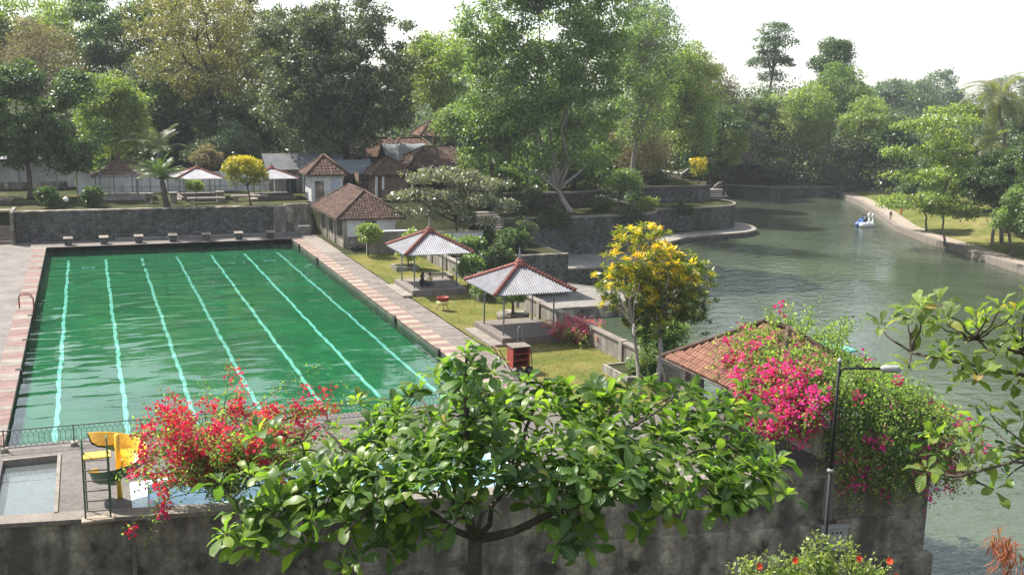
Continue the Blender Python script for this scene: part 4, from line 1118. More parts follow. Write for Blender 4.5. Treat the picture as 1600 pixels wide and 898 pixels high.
t = thing('pool_ladder', 'red tubular ladder handrail on the left pool edge', 'ladder', (-0.4, 26.5, 0))
for y in (26.2, 26.75):
    MB().tube([(-0.75, y, 0.03), (-0.75, y, 0.75), (-0.7, y, 0.86), (-0.55, y, 0.9), (-0.3, y, 0.9), (-0.1, y, 0.84), (0.04, y, 0.6), (0.06, y, -1.2)], 0.028, 7).build('handrail', MT['redmetal'], t, True)
for z in (-0.2, -0.5, -0.8):
    MB().tube([(0.06, 26.2, z), (0.06, 26.75, z)], 0.022, 6).build('rung', MT['redmetal'], t)
for i, y in enumerate((8.9, 17.4, 40.3, 48.0)):
    lb = ('square black overflow outlet in the right pool edge nearest the red cart', 'black overflow outlet in the right pool edge below the drum bin',
          'black overflow outlet in the right pool edge near the house', 'black overflow outlet at the far right pool corner')[i]
    o = tag(MB().slab(PW - 0.12, PW + 0.06, y, y + 0.45, -0.26, 0.075, 0.02).build('overflow_outlet', MT['black']), lb, 'outlet', 'black outlets in the right pool edge')
for i, y in enumerate((11.3, 17.6, 24.0, 41.0)):
    lb = ('dark overflow outlet in the left pool edge nearest the railing', 'dark overflow outlet in the left pool edge before the red ladder', 'dark overflow outlet in the left pool edge just before the ladder',
          'dark overflow outlet in the left pool edge beyond the ladder')[i]
    o = tag(MB().slab(-0.2, 0.1, y, y + 0.35, -0.2, 0.075, 0.02).build('overflow_outlet', MT['black']), lb, 'outlet', 'dark outlets in the left pool edge')

# railing between the big pool and the children's pools: posts, rails and a honeycomb lattice in each bay
t = thing('pool_railing', 'low dark metal railing with honeycomb bars at the near end of the pool', 'railing', (10, -0.7, 0))
ry = lambda x: -0.62 - 0.035 * x
bays = np.arange(-9.6, 23.0, 2.42)
for i, x in enumerate(bays):
    MB().tube([(x, ry(x), 0.0), (x, ry(x), 0.86)], 0.028, 6).build('post', MT['railgreen'], t)
    MB().slab(x - 0.12, x + 0.12, ry(x) - 0.12, ry(x) + 0.12, 0.0, 0.16, 0.02).build('footing', MT['darkwall'], t)
    if i == len(bays) - 1: break
    xe = bays[i + 1]
    MB().tube([(x, ry(x), 0.82), (xe, ry(xe), 0.82)], 0.024, 6).build('top_rail', MT['railgreen'], t)
    MB().tube([(x, ry(x), 0.14), (xe, ry(xe), 0.14)], 0.02, 6).build('bottom_rail', MT['railgreen'], t)
    mb = MB(); nb = 13; w = (xe - x) / nb
    for k in range(nb):
        xa = x + k * w; xm = xa + w / 2; xb = xa + w
        Z = lambda xx, z: (xx, ry(xx), z)
        for p, q in ((Z(xa, 0.14), Z(xa, 0.22)), (Z(xa, 0.22), Z(xm, 0.32)), (Z(xb, 0.22), Z(xm, 0.32)), (Z(xm, 0.32), Z(xm, 0.62)),
                     (Z(xm, 0.62), Z(xa, 0.72)), (Z(xm, 0.62), Z(xb, 0.72)), (Z(xa, 0.72), Z(xa, 0.82))):
            mb.tube([p, q], 0.0085, 4, False)
    mb.build('lattice', MT['railgreen'], t)

# spiral water slide with ladder
sx, sy = 3.95, -6.75
t = thing('water_slide', 'yellow and green spiral water slide with a ladder over the blue pool', 'slide', (sx, sy, 0))
MB().tube([(sx, sy, 0), (sx, sy, 2.25)], 0.09, 10).build('pole', MT['yellow'], t, True)
for nm, rr_, mat_ in (('chute', 0.0, 'yellow'), ('underside', 0.035, 'greenplastic')):
    mb = MB(); vs = []; N = 64; prof = [(0.10, 0.14), (0.13, 0.02), (0.34, -0.03), (0.60, 0.0), (0.78, 0.12), (0.88, 0.42), (0.93, 0.45)]
    for i in range(N + 1):
        u = i / N; th = R(170 - 395 * u); z = 1.9 - 1.42 * u ** 0.92
        for (r_, dz) in prof:
            e = rr_ * (1 if r_ > 0.7 else 0.6)
            vs.append((sx + (r_ + e) * math.cos(th), sy + (r_ + e) * math.sin(th), z + dz - rr_ * (1.5 if dz < 0.2 else 0.3)))
    k = len(prof)
    mb.add(vs, [(i * k + j, i * k + j + 1, (i + 1) * k + j + 1, (i + 1) * k + j) for i in range(N) for j in range(k - 1)])
    mb.build(nm, MT[mat_], t, True)
lx0, lx1, ly = 2.88, 3.62, -8.0
ld = MB().tube([(lx0, ly - 0.35, 0.03), (lx0, ly, 2.2), (lx0, ly + 0.12, 2.55), (lx0, ly + 0.3, 2.6), (lx0, ly + 0.45, 2.4), (lx0, ly + 0.5, 1.95)], 0.03, 6).build('ladder_rail', MT['greenplastic'], t, True)
MB().tube([(lx1, ly - 0.45, 0.03), (lx1, ly - 0.1, 2.2), (lx1, ly + 0.02, 2.55), (lx1, ly + 0.2, 2.6), (lx1, ly + 0.35, 2.4), (lx1, ly + 0.4, 1.95)], 0.03, 6).build('ladder_rail', MT['greenplastic'], t, True)
MB().tube([(lx0 + 0.05, ly + 0.5, 0.03), (lx0 + 0.05, ly + 0.5, 1.98)], 0.03, 6).build('rear_leg', MT['railgreen'], t)
MB().tube([(lx1 + 0.03, ly + 0.4, 0.03), (lx1 + 0.03, ly + 0.4, 1.98)], 0.03, 6).build('rear_leg', MT['railgreen'], t)
for i in range(6):
    z = 0.3 + i * 0.32; yy = ly - 0.33 + z * 0.155
    MB().tube([(lx0, yy, z), (lx1, yy - 0.1, z)], 0.024, 6).build('rung', MT['coping'], t)
MB().slab(lx0 - 0.12, lx1 + 0.12, ly - 0.62, ly - 0.2, 0.0, 0.09, 0.02).build('foot_plate', MT['cream'], t)
MB().box(lx0, lx1 + 0.1, ly + 0.0, ly + 0.6, 1.9, 1.95).build('platform', MT['yellow'], t)

# white curved chute foot over the coping
t = thing('white_chute', 'white curved chute end standing on the wall coping among the leaves', 'chute', (24.3, -12.0, 0))
mb = MB(); vs = []
for i in range(11):
    a = R(180 * i / 10)
    for yy, rr_ in ((-11.85, 0.45), (-11.85, 0.36), (-11.3, 0.36), (-11.3, 0.45)):
        vs.append((24.3 - rr_ * math.cos(a), yy, 0.02 + 1.15 * rr_ * math.sin(a) * 1.6))
mb.add(vs, [(i * 4 + j, i * 4 + (j + 1) % 4, (i + 1) * 4 + (j + 1) % 4, (i + 1) * 4 + j) for i in range(10) for j in range(4)])
mb.build('hoop', MT['whiteplastic'], t, True)
MB().box(23.94, 24.66, -11.7, -11.45, 0.0, 0.35).build('foot', MT['whiteplastic'], t)

# red steel cart (tool trolley) on the paving
cx, cy = 22.75, 3.8
t = thing('red_cart', 'rusty red shelf cart with tube handle on the paved walk', 'cart', (cx, cy, 0))
for x in (cx - 0.42, cx + 0.42):
    MB().box(x - 0.03, x + 0.03, cy - 0.4, cy + 0.4, 0.32, 1.32).build('side_panel', MT['redmetal'], t)
for z in (0.34, 0.66, 0.98):
    MB().box(cx - 0.389, cx + 0.389, cy - 0.38, cy + 0.38, z, z + 0.04).build('shelf', MT['redmetal'], t)
MB().slab(cx - 0.5, cx + 0.5, cy - 0.46, cy + 0.46, 1.321, 1.38, 0.01).build('top', MT['coping'], t)
MB().box(cx - 0.389, cx + 0.389, cy + 0.36, cy + 0.4, 0.38, 1.32).build('back_panel', MT['redmetal'], t)
for y in (cy - 0.44, cy + 0.44):
    MB().tube([(cx - 0.45, y, 1.3), (cx - 1.2, y, 1.32), (cx - 0.5, y - 0.05, 0.15)], 0.03, 6).build('frame_tube', MT['rust'], t)
    MB().tube([(cx + 0.45, y, 1.3), (cx + 0.6, y, 0.04)], 0.03, 6).build('leg', MT['rust'], t)
MB().tube([(cx - 1.2, cy - 0.44, 1.32), (cx - 1.2, cy + 0.44, 1.32)], 0.03, 6).build('frame_tube', MT['rust'], t)
MB().tube([(cx + 0.12, cy + 0.43, 1.3), (cx + 0.14, cy + 0.43, 2.1), (cx + 0.22, cy + 0.43, 2.22), (cx + 0.32, cy + 0.43, 2.1), (cx + 0.46, cy + 0.43, 1.3)], 0.026, 6).build('handle', MT['steel'], t, True)
for x in (cx - 0.15, cx + 0.35):
    w = MB().tube([(x, cy - 0.62, 0.2), (x, cy - 0.5, 0.2)], 0.2, 14).build('wheel', MT['rubber'], t, True)
    MB().tube([(x, cy - 0.64, 0.2), (x, cy - 0.5, 0.2)], 0.08, 10).build('hub', MT['steel'], w)

# drum bin on legs
cx, cy = 23.75, 18.6
t = thing('drum_bin', 'half drum bin in faded red and yellow on three splayed legs', 'bin', (cx, cy, 0))
MB().lathe((cx, cy, 0.36), [(0.30, 0), (0.36, 0.1), (0.37, 0.28)], 16).build('lower_drum', MT['clothyellow'], t, True)
mb = MB(); mb.lathe((cx, cy, 0.645), [(0.372, 0), (0.385, 0.2), (0.40, 0.22), (0.34, 0.222), (0.33, 0.06), (0.05, 0.05)], 16); mb.build('upper_drum', MT['redmetal'], t, True)
for a in (20, 140, 260):
    MB().tube([(cx + 0.2 * math.cos(R(a)), cy + 0.2 * math.sin(R(a)), 0.42), (cx + 0.46 * math.cos(R(a)), cy + 0.46 * math.sin(R(a)), 0.0)], 0.025, 6).build('leg', MT['rust'], t)

# planters by the gazebos
def planter(label, c, w, d, h_):
    t = thing('planter', label, 'planter', (c[0], c[1], 0))
    for (a, b_, e, f_) in ((-w, w, -d, -d + 0.15), (-w, w, d - 0.15, d), (-w, -w + 0.15, -d + 0.15, d - 0.15), (w - 0.15, w, -d + 0.15, d - 0.15)):
        MB().box(c[0] + a, c[0] + b_, c[1] + e, c[1] + f_, -0.02, h_).build('side', MT['oldwall'], t)
    MB().box(c[0] - w + 0.15, c[0] + w - 0.15, c[1] - d + 0.15, c[1] + d - 0.15, 0, h_ - 0.06).build('soil', MT['soil'], t)
planter('low planter behind the seated people holding a leafy shrub', (25.7, 33.6), 0.9, 0.8, 0.35)
planter('square grassy planter at the back of the far gazebo', (26.8, 28.9), 0.95, 0.8, 0.4)
planter('low planter between the two poolside gazebos', (27.6, 21.6), 0.7, 1.0, 0.45)
t = thing('round_planter', 'dark round planter behind the near gazebo holding a bonsai bush', 'planter', (27.0, 14.9, 0))
MB().lathe((27.0, 14.9, -0.02), [(0.95, 0), (1.0, 0.4), (0.92, 0.46), (0.86, 0.4), (0.1, 0.38)], 18).build('rim', MT['darkwall'], t, True)
planter('overgrown stone planter at the foot of the yellow croton', (27.6, 1.2), 0.85, 1.3, 0.4)

# ------------------------------------------------------------------ lakeside tiled shelter under the bougainvillea
cx, cy, hx, hy, ze, zr = 29.2, -8.0, 3.0, 3.9, 2.45, 4.5
t = thing('tiled_shelter', 'shelter with brown tiled roof half buried in pink bougainvillea', 'shelter', (cx, cy, 0))
ro = hip_roof(t, cx, cy, hx, hy, ze, zr, 0.7, MT['shedtile'], 'y', 0.24, 0.31, (0, 2, 1), MT['tiledark'])
vs0, fs0 = tile_geo(0.24, 0.31, 0.06, 4)
tme = bpy.data.meshes.new('tile'); tme.from_pydata(vs0, [], fs0); tme.materials.append(MT['shedtile']); tme.update()
rr = random.Random(8)
def put_tile(m_):
    o = link(bpy.data.objects.new('tile', tme), ro)
    m_ = Matrix.Translation(-WL[t.name]) @ m_ @ Matrix.Rotation(rr.uniform(-.02, .02), 4, 'Z') @ Matrix.Translation((0, rr.uniform(-.012, .012), rr.uniform(0, .01)))
    o.matrix_local = m_
A = Vector((cx - hx, cy + hy, ze)); B = Vector((cx - hx, cy - hy, ze))
roof_face_tiles(A, B, (cx, cy + 0.7, zr), (cx, cy - 0.7, zr), 0.24, 0.31, put_tile)
for px_, py_ in ((-2.55, 2.6), (-2.55, -0.4), (-2.55, -3.4), (2.5, 3.4), (2.5, -3.4)):
    MB().box(cx + px_ - 0.15, cx + px_ + 0.15, cy + py_ - 0.15, cy + py_ + 0.15, -0.05, ze + 0.2).build('post', MT['oldwall'], t)
MB().box(cx - 0.1, cx + 0.1, cy - 3.6, cy + 3.4, -0.1, 1.1).build('dwarf_wall', MT['oldwall'], t)
t = thing('boat_awning', 'turquoise awning edge of a moored boat beyond the bougainvillea', 'boat', (35.6, -2.2, -4.5))
MB().slab(33.9, 37.6, -3.2, -1.2, 1.55, 1.66, 0.02).build('awning', MT['turq'], t)
for px_ in (34.1, 37.4):
    for py_ in (-3.0, -1.4):
        MB().tube([(px_, py_, -4.1), (px_, py_, 1.56)], 0.05, 6).build('post', MT['steel'], t)
MB().prism([(33.4, -2.2), (34.4, -3.3), (37.6, -3.3), (38.2, -2.2), (37.6, -1.1), (34.4, -1.1)], -4.75, -4.0).build('hull', MT['turq'], t)

# ------------------------------------------------------------------ street lamp
lx, ly = 17.62, -25.45
lz = float(land(np.array([lx]), np.array([ly]))[0]) - 0.2
t = thing('street_lamp', 'black lamp post with a short arm in front of the bougainvillea', 'street lamp', (lx, ly, lz))
MB().tube([(lx, ly, lz), (lx, ly, 6.0)], [0.052, 0.042], 10).build('lower_post', MT['black'], t, True)
MB().tube([(lx, ly, 5.95), (lx, ly, 8.35)], [0.034, 0.032], 10).build('upper_post', MT['black'], t, True)
for z in (4.55, 6.0):
    MB().lathe((lx, ly, z - 0.05), [(0.055, 0), (0.075, 0.02), (0.075, 0.06), (0.05, 0.08)], 10).build('collar', MT['concrete'], t, True)
MB().lathe((lx, ly, 8.34), [(0.04, 0), (0.05, 0.02), (0.035, 0.06), (0.01, 0.09)], 10).build('cap', MT['box'], t, True)
av = Vector((0.92, -0.39, 0)).normalized()
p0 = Vector((lx, ly, 7.95)); p1 = p0 + av * 0.12 + Vector((0, 0, 0.26)); p2 = p0 + av * 0.85 + Vector((0, 0, 0.27))
MB().tube([p0, p0 + av * 0.04 + Vector((0, 0, 0.2)), p1, p2], 0.024, 8).build('arm', MT['black'], t, True)
hd = MB(); q0 = p2 + Vector((0, 0, 0.0)); q1 = p2 + av * 0.42
hd.tube([q0, q0 + av * 0.06, q1 - av * 0.05, q1], [0.035, 0.075, 0.085, 0.05], 8); hd.build('lamp_head', MT['box'], t, True)

# ------------------------------------------------------------------ people and the swan boat
def body(name, joints, edges, parent, mats, zone):
    """one continuous skinned figure; joints: name -> (pos, radius); zone(co) -> material slot"""
    names = list(joints); me = bpy.data.meshes.new(name)
    me.from_pydata([joints[k][0] for k in names], [(names.index(a), names.index(b_)) for a, b_ in edges], [])
    o = bpy.data.objects.new(name, me); COL.objects.link(o)
    sk = o.modifiers.new('skin', 'SKIN'); sk.use_smooth_shade = True
    for i, k in enumerate(names):
        r_ = joints[k][1]; me.skin_vertices[0].data[i].radius = (r_, r_)
        me.skin_vertices[0].data[i].use_root = (k == 'pelvis')
    sb = o.modifiers.new('sub', 'SUBSURF'); sb.levels = 2; sb.render_levels = 2
    bpy.context.view_layer.update()
    ev = o.evaluated_get(bpy.context.evaluated_depsgraph_get())
    m2 = bpy.data.meshes.new_from_object(ev)
    bpy.data.objects.remove(o)
    m2.materials.clear()
    for mm in mats: m2.materials.append(mm)
    for p in m2.polygons:
        p.material_index = zone(p.center); p.use_smooth = True
    b_ = bpy.data.objects.new(name, m2)
    return link(b_, parent)

E_STD = [('pelvis', 'chest'), ('chest', 'neck'), ('neck', 'head0'), ('head0', 'head'), ('head', 'head1'),
         ('chest', 'sl'), ('sl', 'el'), ('el', 'wl'), ('wl', 'hl'), ('chest', 'sr'), ('sr', 'er'), ('er', 'wr'), ('wr', 'hr'),
         ('pelvis', 'pl'), ('pl', 'kl'), ('kl', 'al'), ('al', 'fl'), ('pelvis', 'pr'), ('pr', 'kr'), ('kr', 'ar'), ('ar', 'fr')]
def person(label, loc, rz, joints, mats, zone, s=1.0, group=None, hair_c=None, long_hair=False):
    t = thing('person', label, 'person', (0, 0, 0), group)
    body('body', joints, E_STD, t, mats, zone)
    hc = Vector(joints['head'][0]); mb = MB()
    vs = []
    for j in range(6):
        a = R(90 - j * 19)
        for k in range(12):
            b_ = 2 * math.pi * k / 12
            rr_ = 0.108 * math.cos(a); drop = (0.0 if math.sin(b_) < -0.3 and j > 3 else 1)
            vs.append((hc.x + rr_ * math.cos(b_) * (1.0 if drop else 0.85), hc.y + 0.012 + rr_ * 1.1 * math.sin(b_) * (1 if drop else 0.8), hc.z + 0.03 + 0.12 * math.sin(a) + (0.0 if drop else 0.05)))
    mb.add(vs, [(j * 12 + k, (j + 1) * 12 + k, (j + 1) * 12 + (k + 1) % 12, j * 12 + (k + 1) % 12) for j in range(5) for k in range(12)])
    hr = mb.build('hair', MT['hair'], t, True)
    if long_hair:
        MB().tube([hc + Vector((0, 0.09, 0.02)), hc + Vector((0, 0.14, -0.12)), hc + Vector((0, 0.13, -0.3))], [0.08, 0.075, 0.03], 8).build('hair', MT['hair'], t, True)
    t.location = loc; t.rotation_euler = (0, 0, rz); t.scale = (s, s, s)
    return t

def standing(stride=0.12):
    return {'pelvis': ((0, 0, 0.92), 0.13), 'chest': ((0, 0, 1.28), 0.145), 'neck': ((0, 0, 1.46), 0.055), 'head0': ((0, -0.01, 1.55), 0.075), 'head': ((0, -0.01, 1.62), 0.095), 'head1': ((0, 0, 1.7), 0.075),
            'sl': ((-0.19, 0, 1.38), 0.06), 'el': ((-0.25, 0.05, 1.1), 0.045), 'wl': ((-0.27, -0.06, 0.87), 0.033), 'hl': ((-0.27, -0.1, 0.77), 0.032),
            'sr': ((0.19, 0, 1.38), 0.06), 'er': ((0.25, 0.0, 1.1), 0.045), 'wr': ((0.27, 0.05, 0.87), 0.033), 'hr': ((0.27, 0.05, 0.77), 0.032),
            'pl': ((-0.1, 0, 0.88), 0.095), 'kl': ((-0.11, -stride * 0.7, 0.49), 0.065), 'al': ((-0.11, -stride, 0.08), 0.042), 'fl': ((-0.11, -stride - 0.16, 0.035), 0.035),
            'pr': ((0.1, 0, 0.88), 0.095), 'kr': ((0.11, stride * 0.3, 0.49), 0.065), 'ar': ((0.11, stride, 0.08), 0.042), 'fr': ((0.11, stride - 0.16, 0.035), 0.035)}
def sitting(lean=0.1, cross=False):
    """seated on a flat surface at z = 0, facing -y"""
    j = {'pelvis': ((0, 0, 0.13), 0.145), 'chest': ((0, -lean, 0.48), 0.145), 'neck': ((0, -lean - 0.03, 0.67), 0.055), 'head0': ((0, -lean - 0.05, 0.75), 0.075), 'head': ((0, -lean - 0.06, 0.82), 0.095), 'head1': ((0, -lean - 0.05, 0.9), 0.075),
         'sl': ((-0.19, -lean, 0.58), 0.06), 'el': ((-0.27, -lean - 0.12, 0.34), 0.045), 'wl': ((-0.14, -lean - 0.3, 0.36), 0.033), 'hl': ((-0.08, -lean - 0.37, 0.37), 0.032),
         'sr': ((0.19, -lean, 0.58), 0.06), 'er': ((0.27, -lean - 0.12, 0.34), 0.045), 'wr': ((0.16, -lean - 0.3, 0.36), 0.033), 'hr': ((0.1, -lean - 0.37, 0.37), 0.032),
         'pl': ((-0.1, -0.05, 0.12), 0.1), 'kl': ((-0.22, -0.42, 0.26), 0.075), 'al': ((-0.1, -0.5, 0.06), 0.045), 'fl': ((0.02, -0.58, 0.04), 0.036),
         'pr': ((0.1, -0.05, 0.12), 0.1), 'kr': ((0.22, -0.44, 0.24), 0.075), 'ar': ((0.08, -0.46, 0.06), 0.045), 'fr': ((-0.04, -0.54, 0.04), 0.036)}
    return j

def z_sit(top, bottom):
    def f(c):
        if c.z > 0.70: return 2
        if c.y < -0.36 and 0.30 < c.z < 0.42: return 2
        if c.z > 0.27: return 0
        return 1
    return f
person('person in dark clothes sitting on the front edge of the far gazebo platform', (24.05, 24.35, 0.45), R(70), sitting(0.14),
       [MT['clothdark'], MT['clothdark'], MT['skin']], z_sit(0, 1), 1.05, None, None, True)
person('person in a pale yellow top sitting inside the far gazebo', (25.05, 24.75, 0.45), R(-70), sitting(0.2),
       [MT['clothyellow'], MT['clothblue'], MT['skin']], z_sit(0, 1), 0.92)
def z_st(c):
    if c.z > 1.46 or (abs(c.x) > 0.2 and c.z < 1.12): return 2
    if c.z > 0.9: return 0
    if c.z > 0.42: return 1
    return 2
person('child in dark clothes walking on the lakeside path', (111.2, 75.9, -3.8), R(150), standing(), [MT['clothdark'], MT['clothgrey'], MT['skin']], z_st, 0.8)
person('small child in red standing on the lakeside lawn edge', (115.2, 78.2, -3.55), R(100), standing(0.05), [MT['clothred'], MT['clothred'], MT['skin']], z_st, 0.66)
person('person in dark clothes sitting on the upper bastion edge', (83.0, 80.9, 1.4), R(20), sitting(0.15), [MT['clothdark'], MT['clothdark'], MT['skin']], z_sit(0, 1), 1.1)

bt = thing('swan_boat', 'white and blue pedal boat with swan heads on the lake', 'boat', (106.0, 75.2, -4.5))
def bpnt(a, b_, c):
    return (106.0 + a, 75.2 + b_, -4.5 + c)
for sgn, mt_ in ((-1, 'whiteplastic'), (1, 'blueplastic')):
    mb = MB(); pts = [bpnt(-1.25, sgn * 0.5, 0.25), bpnt(-0.9, sgn * 0.5, 0.28), bpnt(0, sgn * 0.5, 0.25), bpnt(0.9, sgn * 0.5, 0.28), bpnt(1.25, sgn * 0.5, 0.42)]
    mb.tube(pts, [0.18, 0.42, 0.5, 0.42, 0.12], 10); mb.build('hull', MT[mt_], bt, True)
MB().slab(106 - 0.95, 106 + 0.9, 75.2 - 0.5, 75.2 + 0.5, -4.2, -3.95, 0.03).build('deck', MT['whiteplastic'], bt)
MB().box(106 - 0.75, 106 - 0.6, 75.2 - 0.5, 75.2 + 0.5, -3.95, -3.35).build('backrest', MT['blueplastic'], bt)
MB().box(106 - 0.6, 106 - 0.1, 75.2 - 0.5, 75.2 + 0.5, -3.95, -3.7).build('seat', MT['blueplastic'], bt)
for yy in (-0.42, 0.42):
    MB().tube([bpnt(0.85, yy, 0.4), bpnt(1.12, yy, 0.8), bpnt(1.05, yy, 1.25), bpnt(0.88, yy, 1.55), bpnt(1.0, yy, 1.75), bpnt(1.2, yy, 1.72)], [0.26, 0.17, 0.12, 0.11, 0.16, 0.1], 8).build('swan_neck', MT['whiteplastic'], bt, True)
    MB().tube([bpnt(1.2, yy, 1.71), bpnt(1.42, yy, 1.64)], [0.07, 0.015], 6).build('beak', MT['yellow'], bt, True)
person('pedal boat rider in a pale shirt', (105.65, 74.95, -3.7), R(90), sitting(0.1), [MT['clothgrey'], MT['clothdark'], MT['skin']], z_sit(0, 1), 1.0)
person('pedal boat rider in dark blue', (105.65, 75.5, -3.7), R(90), sitting(0.1), [MT['clothblue'], MT['clothdark'], MT['skin']], z_sit(0, 1), 1.0)
t = thing('stone_spout', 'pale carved spout above steps at the far left end of the lake', 'fountain', (103.5, 110.5, -2.6))
MB().tube([(103.6, 110.6, -2.4), (103.8, 110.4, -1.9), (104.2, 110.1, -1.4), (104.6, 109.9, -1.2)], [0.3, 0.25, 0.2, 0.12], 8).build('figure', MT['coping'], t, True)
for i in range(4):
    MB().slab(100.5 - i * 0.4, 104.5, 108.6 - i * 0.35, 111.4, -2.6 - i * 0.32, -2.35 - i * 0.32, 0.02).build('step', MT['concrete'], t)

# ------------------------------------------------------------------ trees of the upper terrace and the hill behind
def gz_(x, y):
    return float(land(np.array([x]), np.array([y]))[0])

tree('dark_tree', 'dense dark rounded tree at the far left edge of the terrace', (-1.6, 66.5, 2.6), (-1.9, 68, 4.9, 15.0, 5.2), 21000, 0.34, 'dark', tr=0.28, seed=1, k=12, per=70, clump=0.5, nl=5,
     lobes=[(-2.6, 68, 10, 4.2, 3.6, 4.6), (2.6, 68.5, 9.8, 2.7, 3.0, 4.4), (-5.5, 68, 8.5, 3, 3, 3.6), (0.2, 67.5, 7.4, 3.5, 3, 2.2), (-2.2, 67.5, 13.3, 2.6, 2.4, 1.8), (3.0, 68, 12.6, 1.8, 2, 1.7), (1.2, 66.5, 6.2, 2.4, 1.6, 1.2), (-4.5, 67, 6.5, 2.4, 2, 1.4)])
tree('light_tree', 'pale yellow green tree beside the dark rounded tree', (6.0, 81, 2.6), (6.3, 80.3, 4.0, 15.0, 3.9), 15000, 0.3, 'light', tr=0.25, seed=2, k=10, per=45, clump=0.55)
tree('bare_tree', 'greyish brown thin leaved tree above the dark rounded tree', (-1.5, 106, 5.0), (-1.9, 106, 10, 20.8, 6.6), 11000, 0.26, 'brown', 'twig', tr=0.35, seed=3, k=12, per=32, clump=0.8, nl=9, nt=120)
tree('tall_tree', 'tall loose crowned tree in the top left corner', (-3, 122, 6.2), (-3, 122, 13.5, 26, 7.6), 10000, 0.42, 'light', tr=0.4, seed=4, k=11, per=45, clump=0.8, shell=0.35)
tree('layered_tree', 'deep green tree with layered branches behind the pale tree', (8.7, 111, 5.3), (8.7, 111, 9, 25.5, 6.6), 15000, 0.42, 'dark', tr=0.4, seed=5, per=70, clump=0.95, flat=0.22, nl=8,
     lobes=[(8.7 + 4.2 * math.cos(i * 2.4), 111 + 3 * math.sin(i * 2.4), 10 + i * 1.05, 3.6 - 0.06 * i, 3.2, 0.8) for i in range(15)])
tree('olive_tree', 'broad olive coloured tree with visible crooked branches', (19.5, 93, 3.6), (16.8, 92, 9.5, 26.0, 9.3), 20000, 0.30, 'olive', tr=0.5, seed=6, per=45, clump=0.7, flat=0.45, nl=10, nt=90, shell=0.65, k=14)
tree('mango_tree', 'huge greyish green dome shaped tree behind the huts', (31.5, 76, 2.6), (30.3, 75, 4.6, 24.2, 10.0), 46000, 0.36, 'mango', tr=0.6, seed=7, k=18, per=75, clump=0.62, shell=0.62, droop=0.5)
tree('back_tree', 'dark tree top rising behind the huge dome shaped tree', (30.8, 114, 5.6), (30.8, 114, 12, 26, 8), 12000, 0.45, 'blue', tr=0.45, seed=8, k=10)
for i, (x, y, zt, r_, m_, lb) in enumerate(((-12, 118, 27.0, 8.5, 'mango', 'tall tree cut by the left edge behind the greyish brown one'), (3.5, 131, 29.0, 8.5, 'mid', 'tall green tree between the corner tree and the layered tree'),
        (16, 128, 29.5, 9, 'dark', 'tall dark tree behind the layered tree'), (25, 118, 29.0, 8, 'olive', 'olive tinged tree filling the gap behind the broad olive tree'), (36, 122, 27.5, 8, 'mid', 'green tree top behind the right side of the dome tree'),
        (-9, 96, 15, 5.5, 'blue', 'bluish green tree behind the white shelter'), (12, 100, 17, 6, 'mango', 'shaded grey green tree below the layered tree'))):
    tree('hill_tree', lb, (x, y, gz_(x, y)), (x, y, 7.5, zt, r_), 9000, 0.42, m_, tr=0.35, seed=200 + i, k=11, per=45, clump=0.8)
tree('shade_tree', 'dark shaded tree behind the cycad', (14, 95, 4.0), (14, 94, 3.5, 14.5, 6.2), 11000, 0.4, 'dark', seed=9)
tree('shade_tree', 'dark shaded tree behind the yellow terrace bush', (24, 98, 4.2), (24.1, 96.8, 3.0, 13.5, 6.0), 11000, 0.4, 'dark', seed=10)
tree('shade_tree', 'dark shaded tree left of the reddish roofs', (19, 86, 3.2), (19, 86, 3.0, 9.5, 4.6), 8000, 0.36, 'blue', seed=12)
tree('hill_tree', 'soft green tree between the dome tree and the big leafy tree', (47, 92, 3.9), (46.9, 90, 7.5, 22.0, 5.6), 14000, 0.36, 'light', tr=0.3, seed=13, k=12, per=45, clump=0.7)
tree('hill_tree', 'thin trunked tree standing before the distant orange roof', (45.5, 80, 3.0), (45.5, 80, 7.2, 12, 3.4), 4500, 0.32, 'mid', tr=0.14, seed=14, k=6, per=40, nl=6)
tree('big_tree', 'very tall leafy tree with a pale forked trunk on the stone terrace', (51.0, 57.5, 0.95), (48.1, 59, 4.0, 26.5, 10.3), 50000, 0.36, 'mid', 'barkpale', tr=0.34, seed=15, per=52, clump=0.62, shell=0.35, nl=12, nt=120, fork=0.02,
     lobes=[(48.5, 59.5, 19, 7.5, 6.5, 8.2), (43.5, 59, 13.5, 4.8, 5, 5.5), (53.5, 59.5, 15, 4.6, 5, 7), (47, 59, 8.5, 6.6, 5, 4.2), (53, 60, 7.8, 4, 4, 3.5), (41.5, 59.5, 19, 3, 3.5, 4.0), (44.5, 59, 24, 4, 4, 4),
            (51, 59, 25, 4.6, 4, 4), (41.5, 58.5, 8.5, 2.6, 3, 3), (55.6, 59.5, 20.5, 2.6, 3, 4.0), (47.5, 57, 14, 4.4, 3.4, 4)])
tree('terrace_tree', 'slim trunked tree beside the big leafy tree', (43.2, 60.5, 1.0), (43.2, 61, 6, 12, 2.8), 4500, 0.3, 'dark', tr=0.22, seed=16, k=6, per=45)
tree('terrace_tree', 'dark low tree under the big leafy tree', (55.5, 66, 2.6), (55.5, 66, 3.5, 9.5, 4.2), 7000, 0.32, 'dark', tr=0.2, seed=17, k=7, per=45)
tree('terrace_tree', 'small leaning tree right of the big leafy trunk', (58.5, 61, 1.0), (59, 61, 2.4, 5.0, 1.9), 3200, 0.24, 'mid', tr=0.1, seed=18, k=5, per=40)
tree('twiggy_tree', 'half bare tree with grey branches right of the big leafy tree', (67, 74, 0.5), (68.4, 73, 5, 26.5, 5.2), 9000, 0.32, 'mid', 'twig', tr=0.35, seed=19, k=12, per=28, clump=0.85, nl=14, nt=200, shell=0.4)
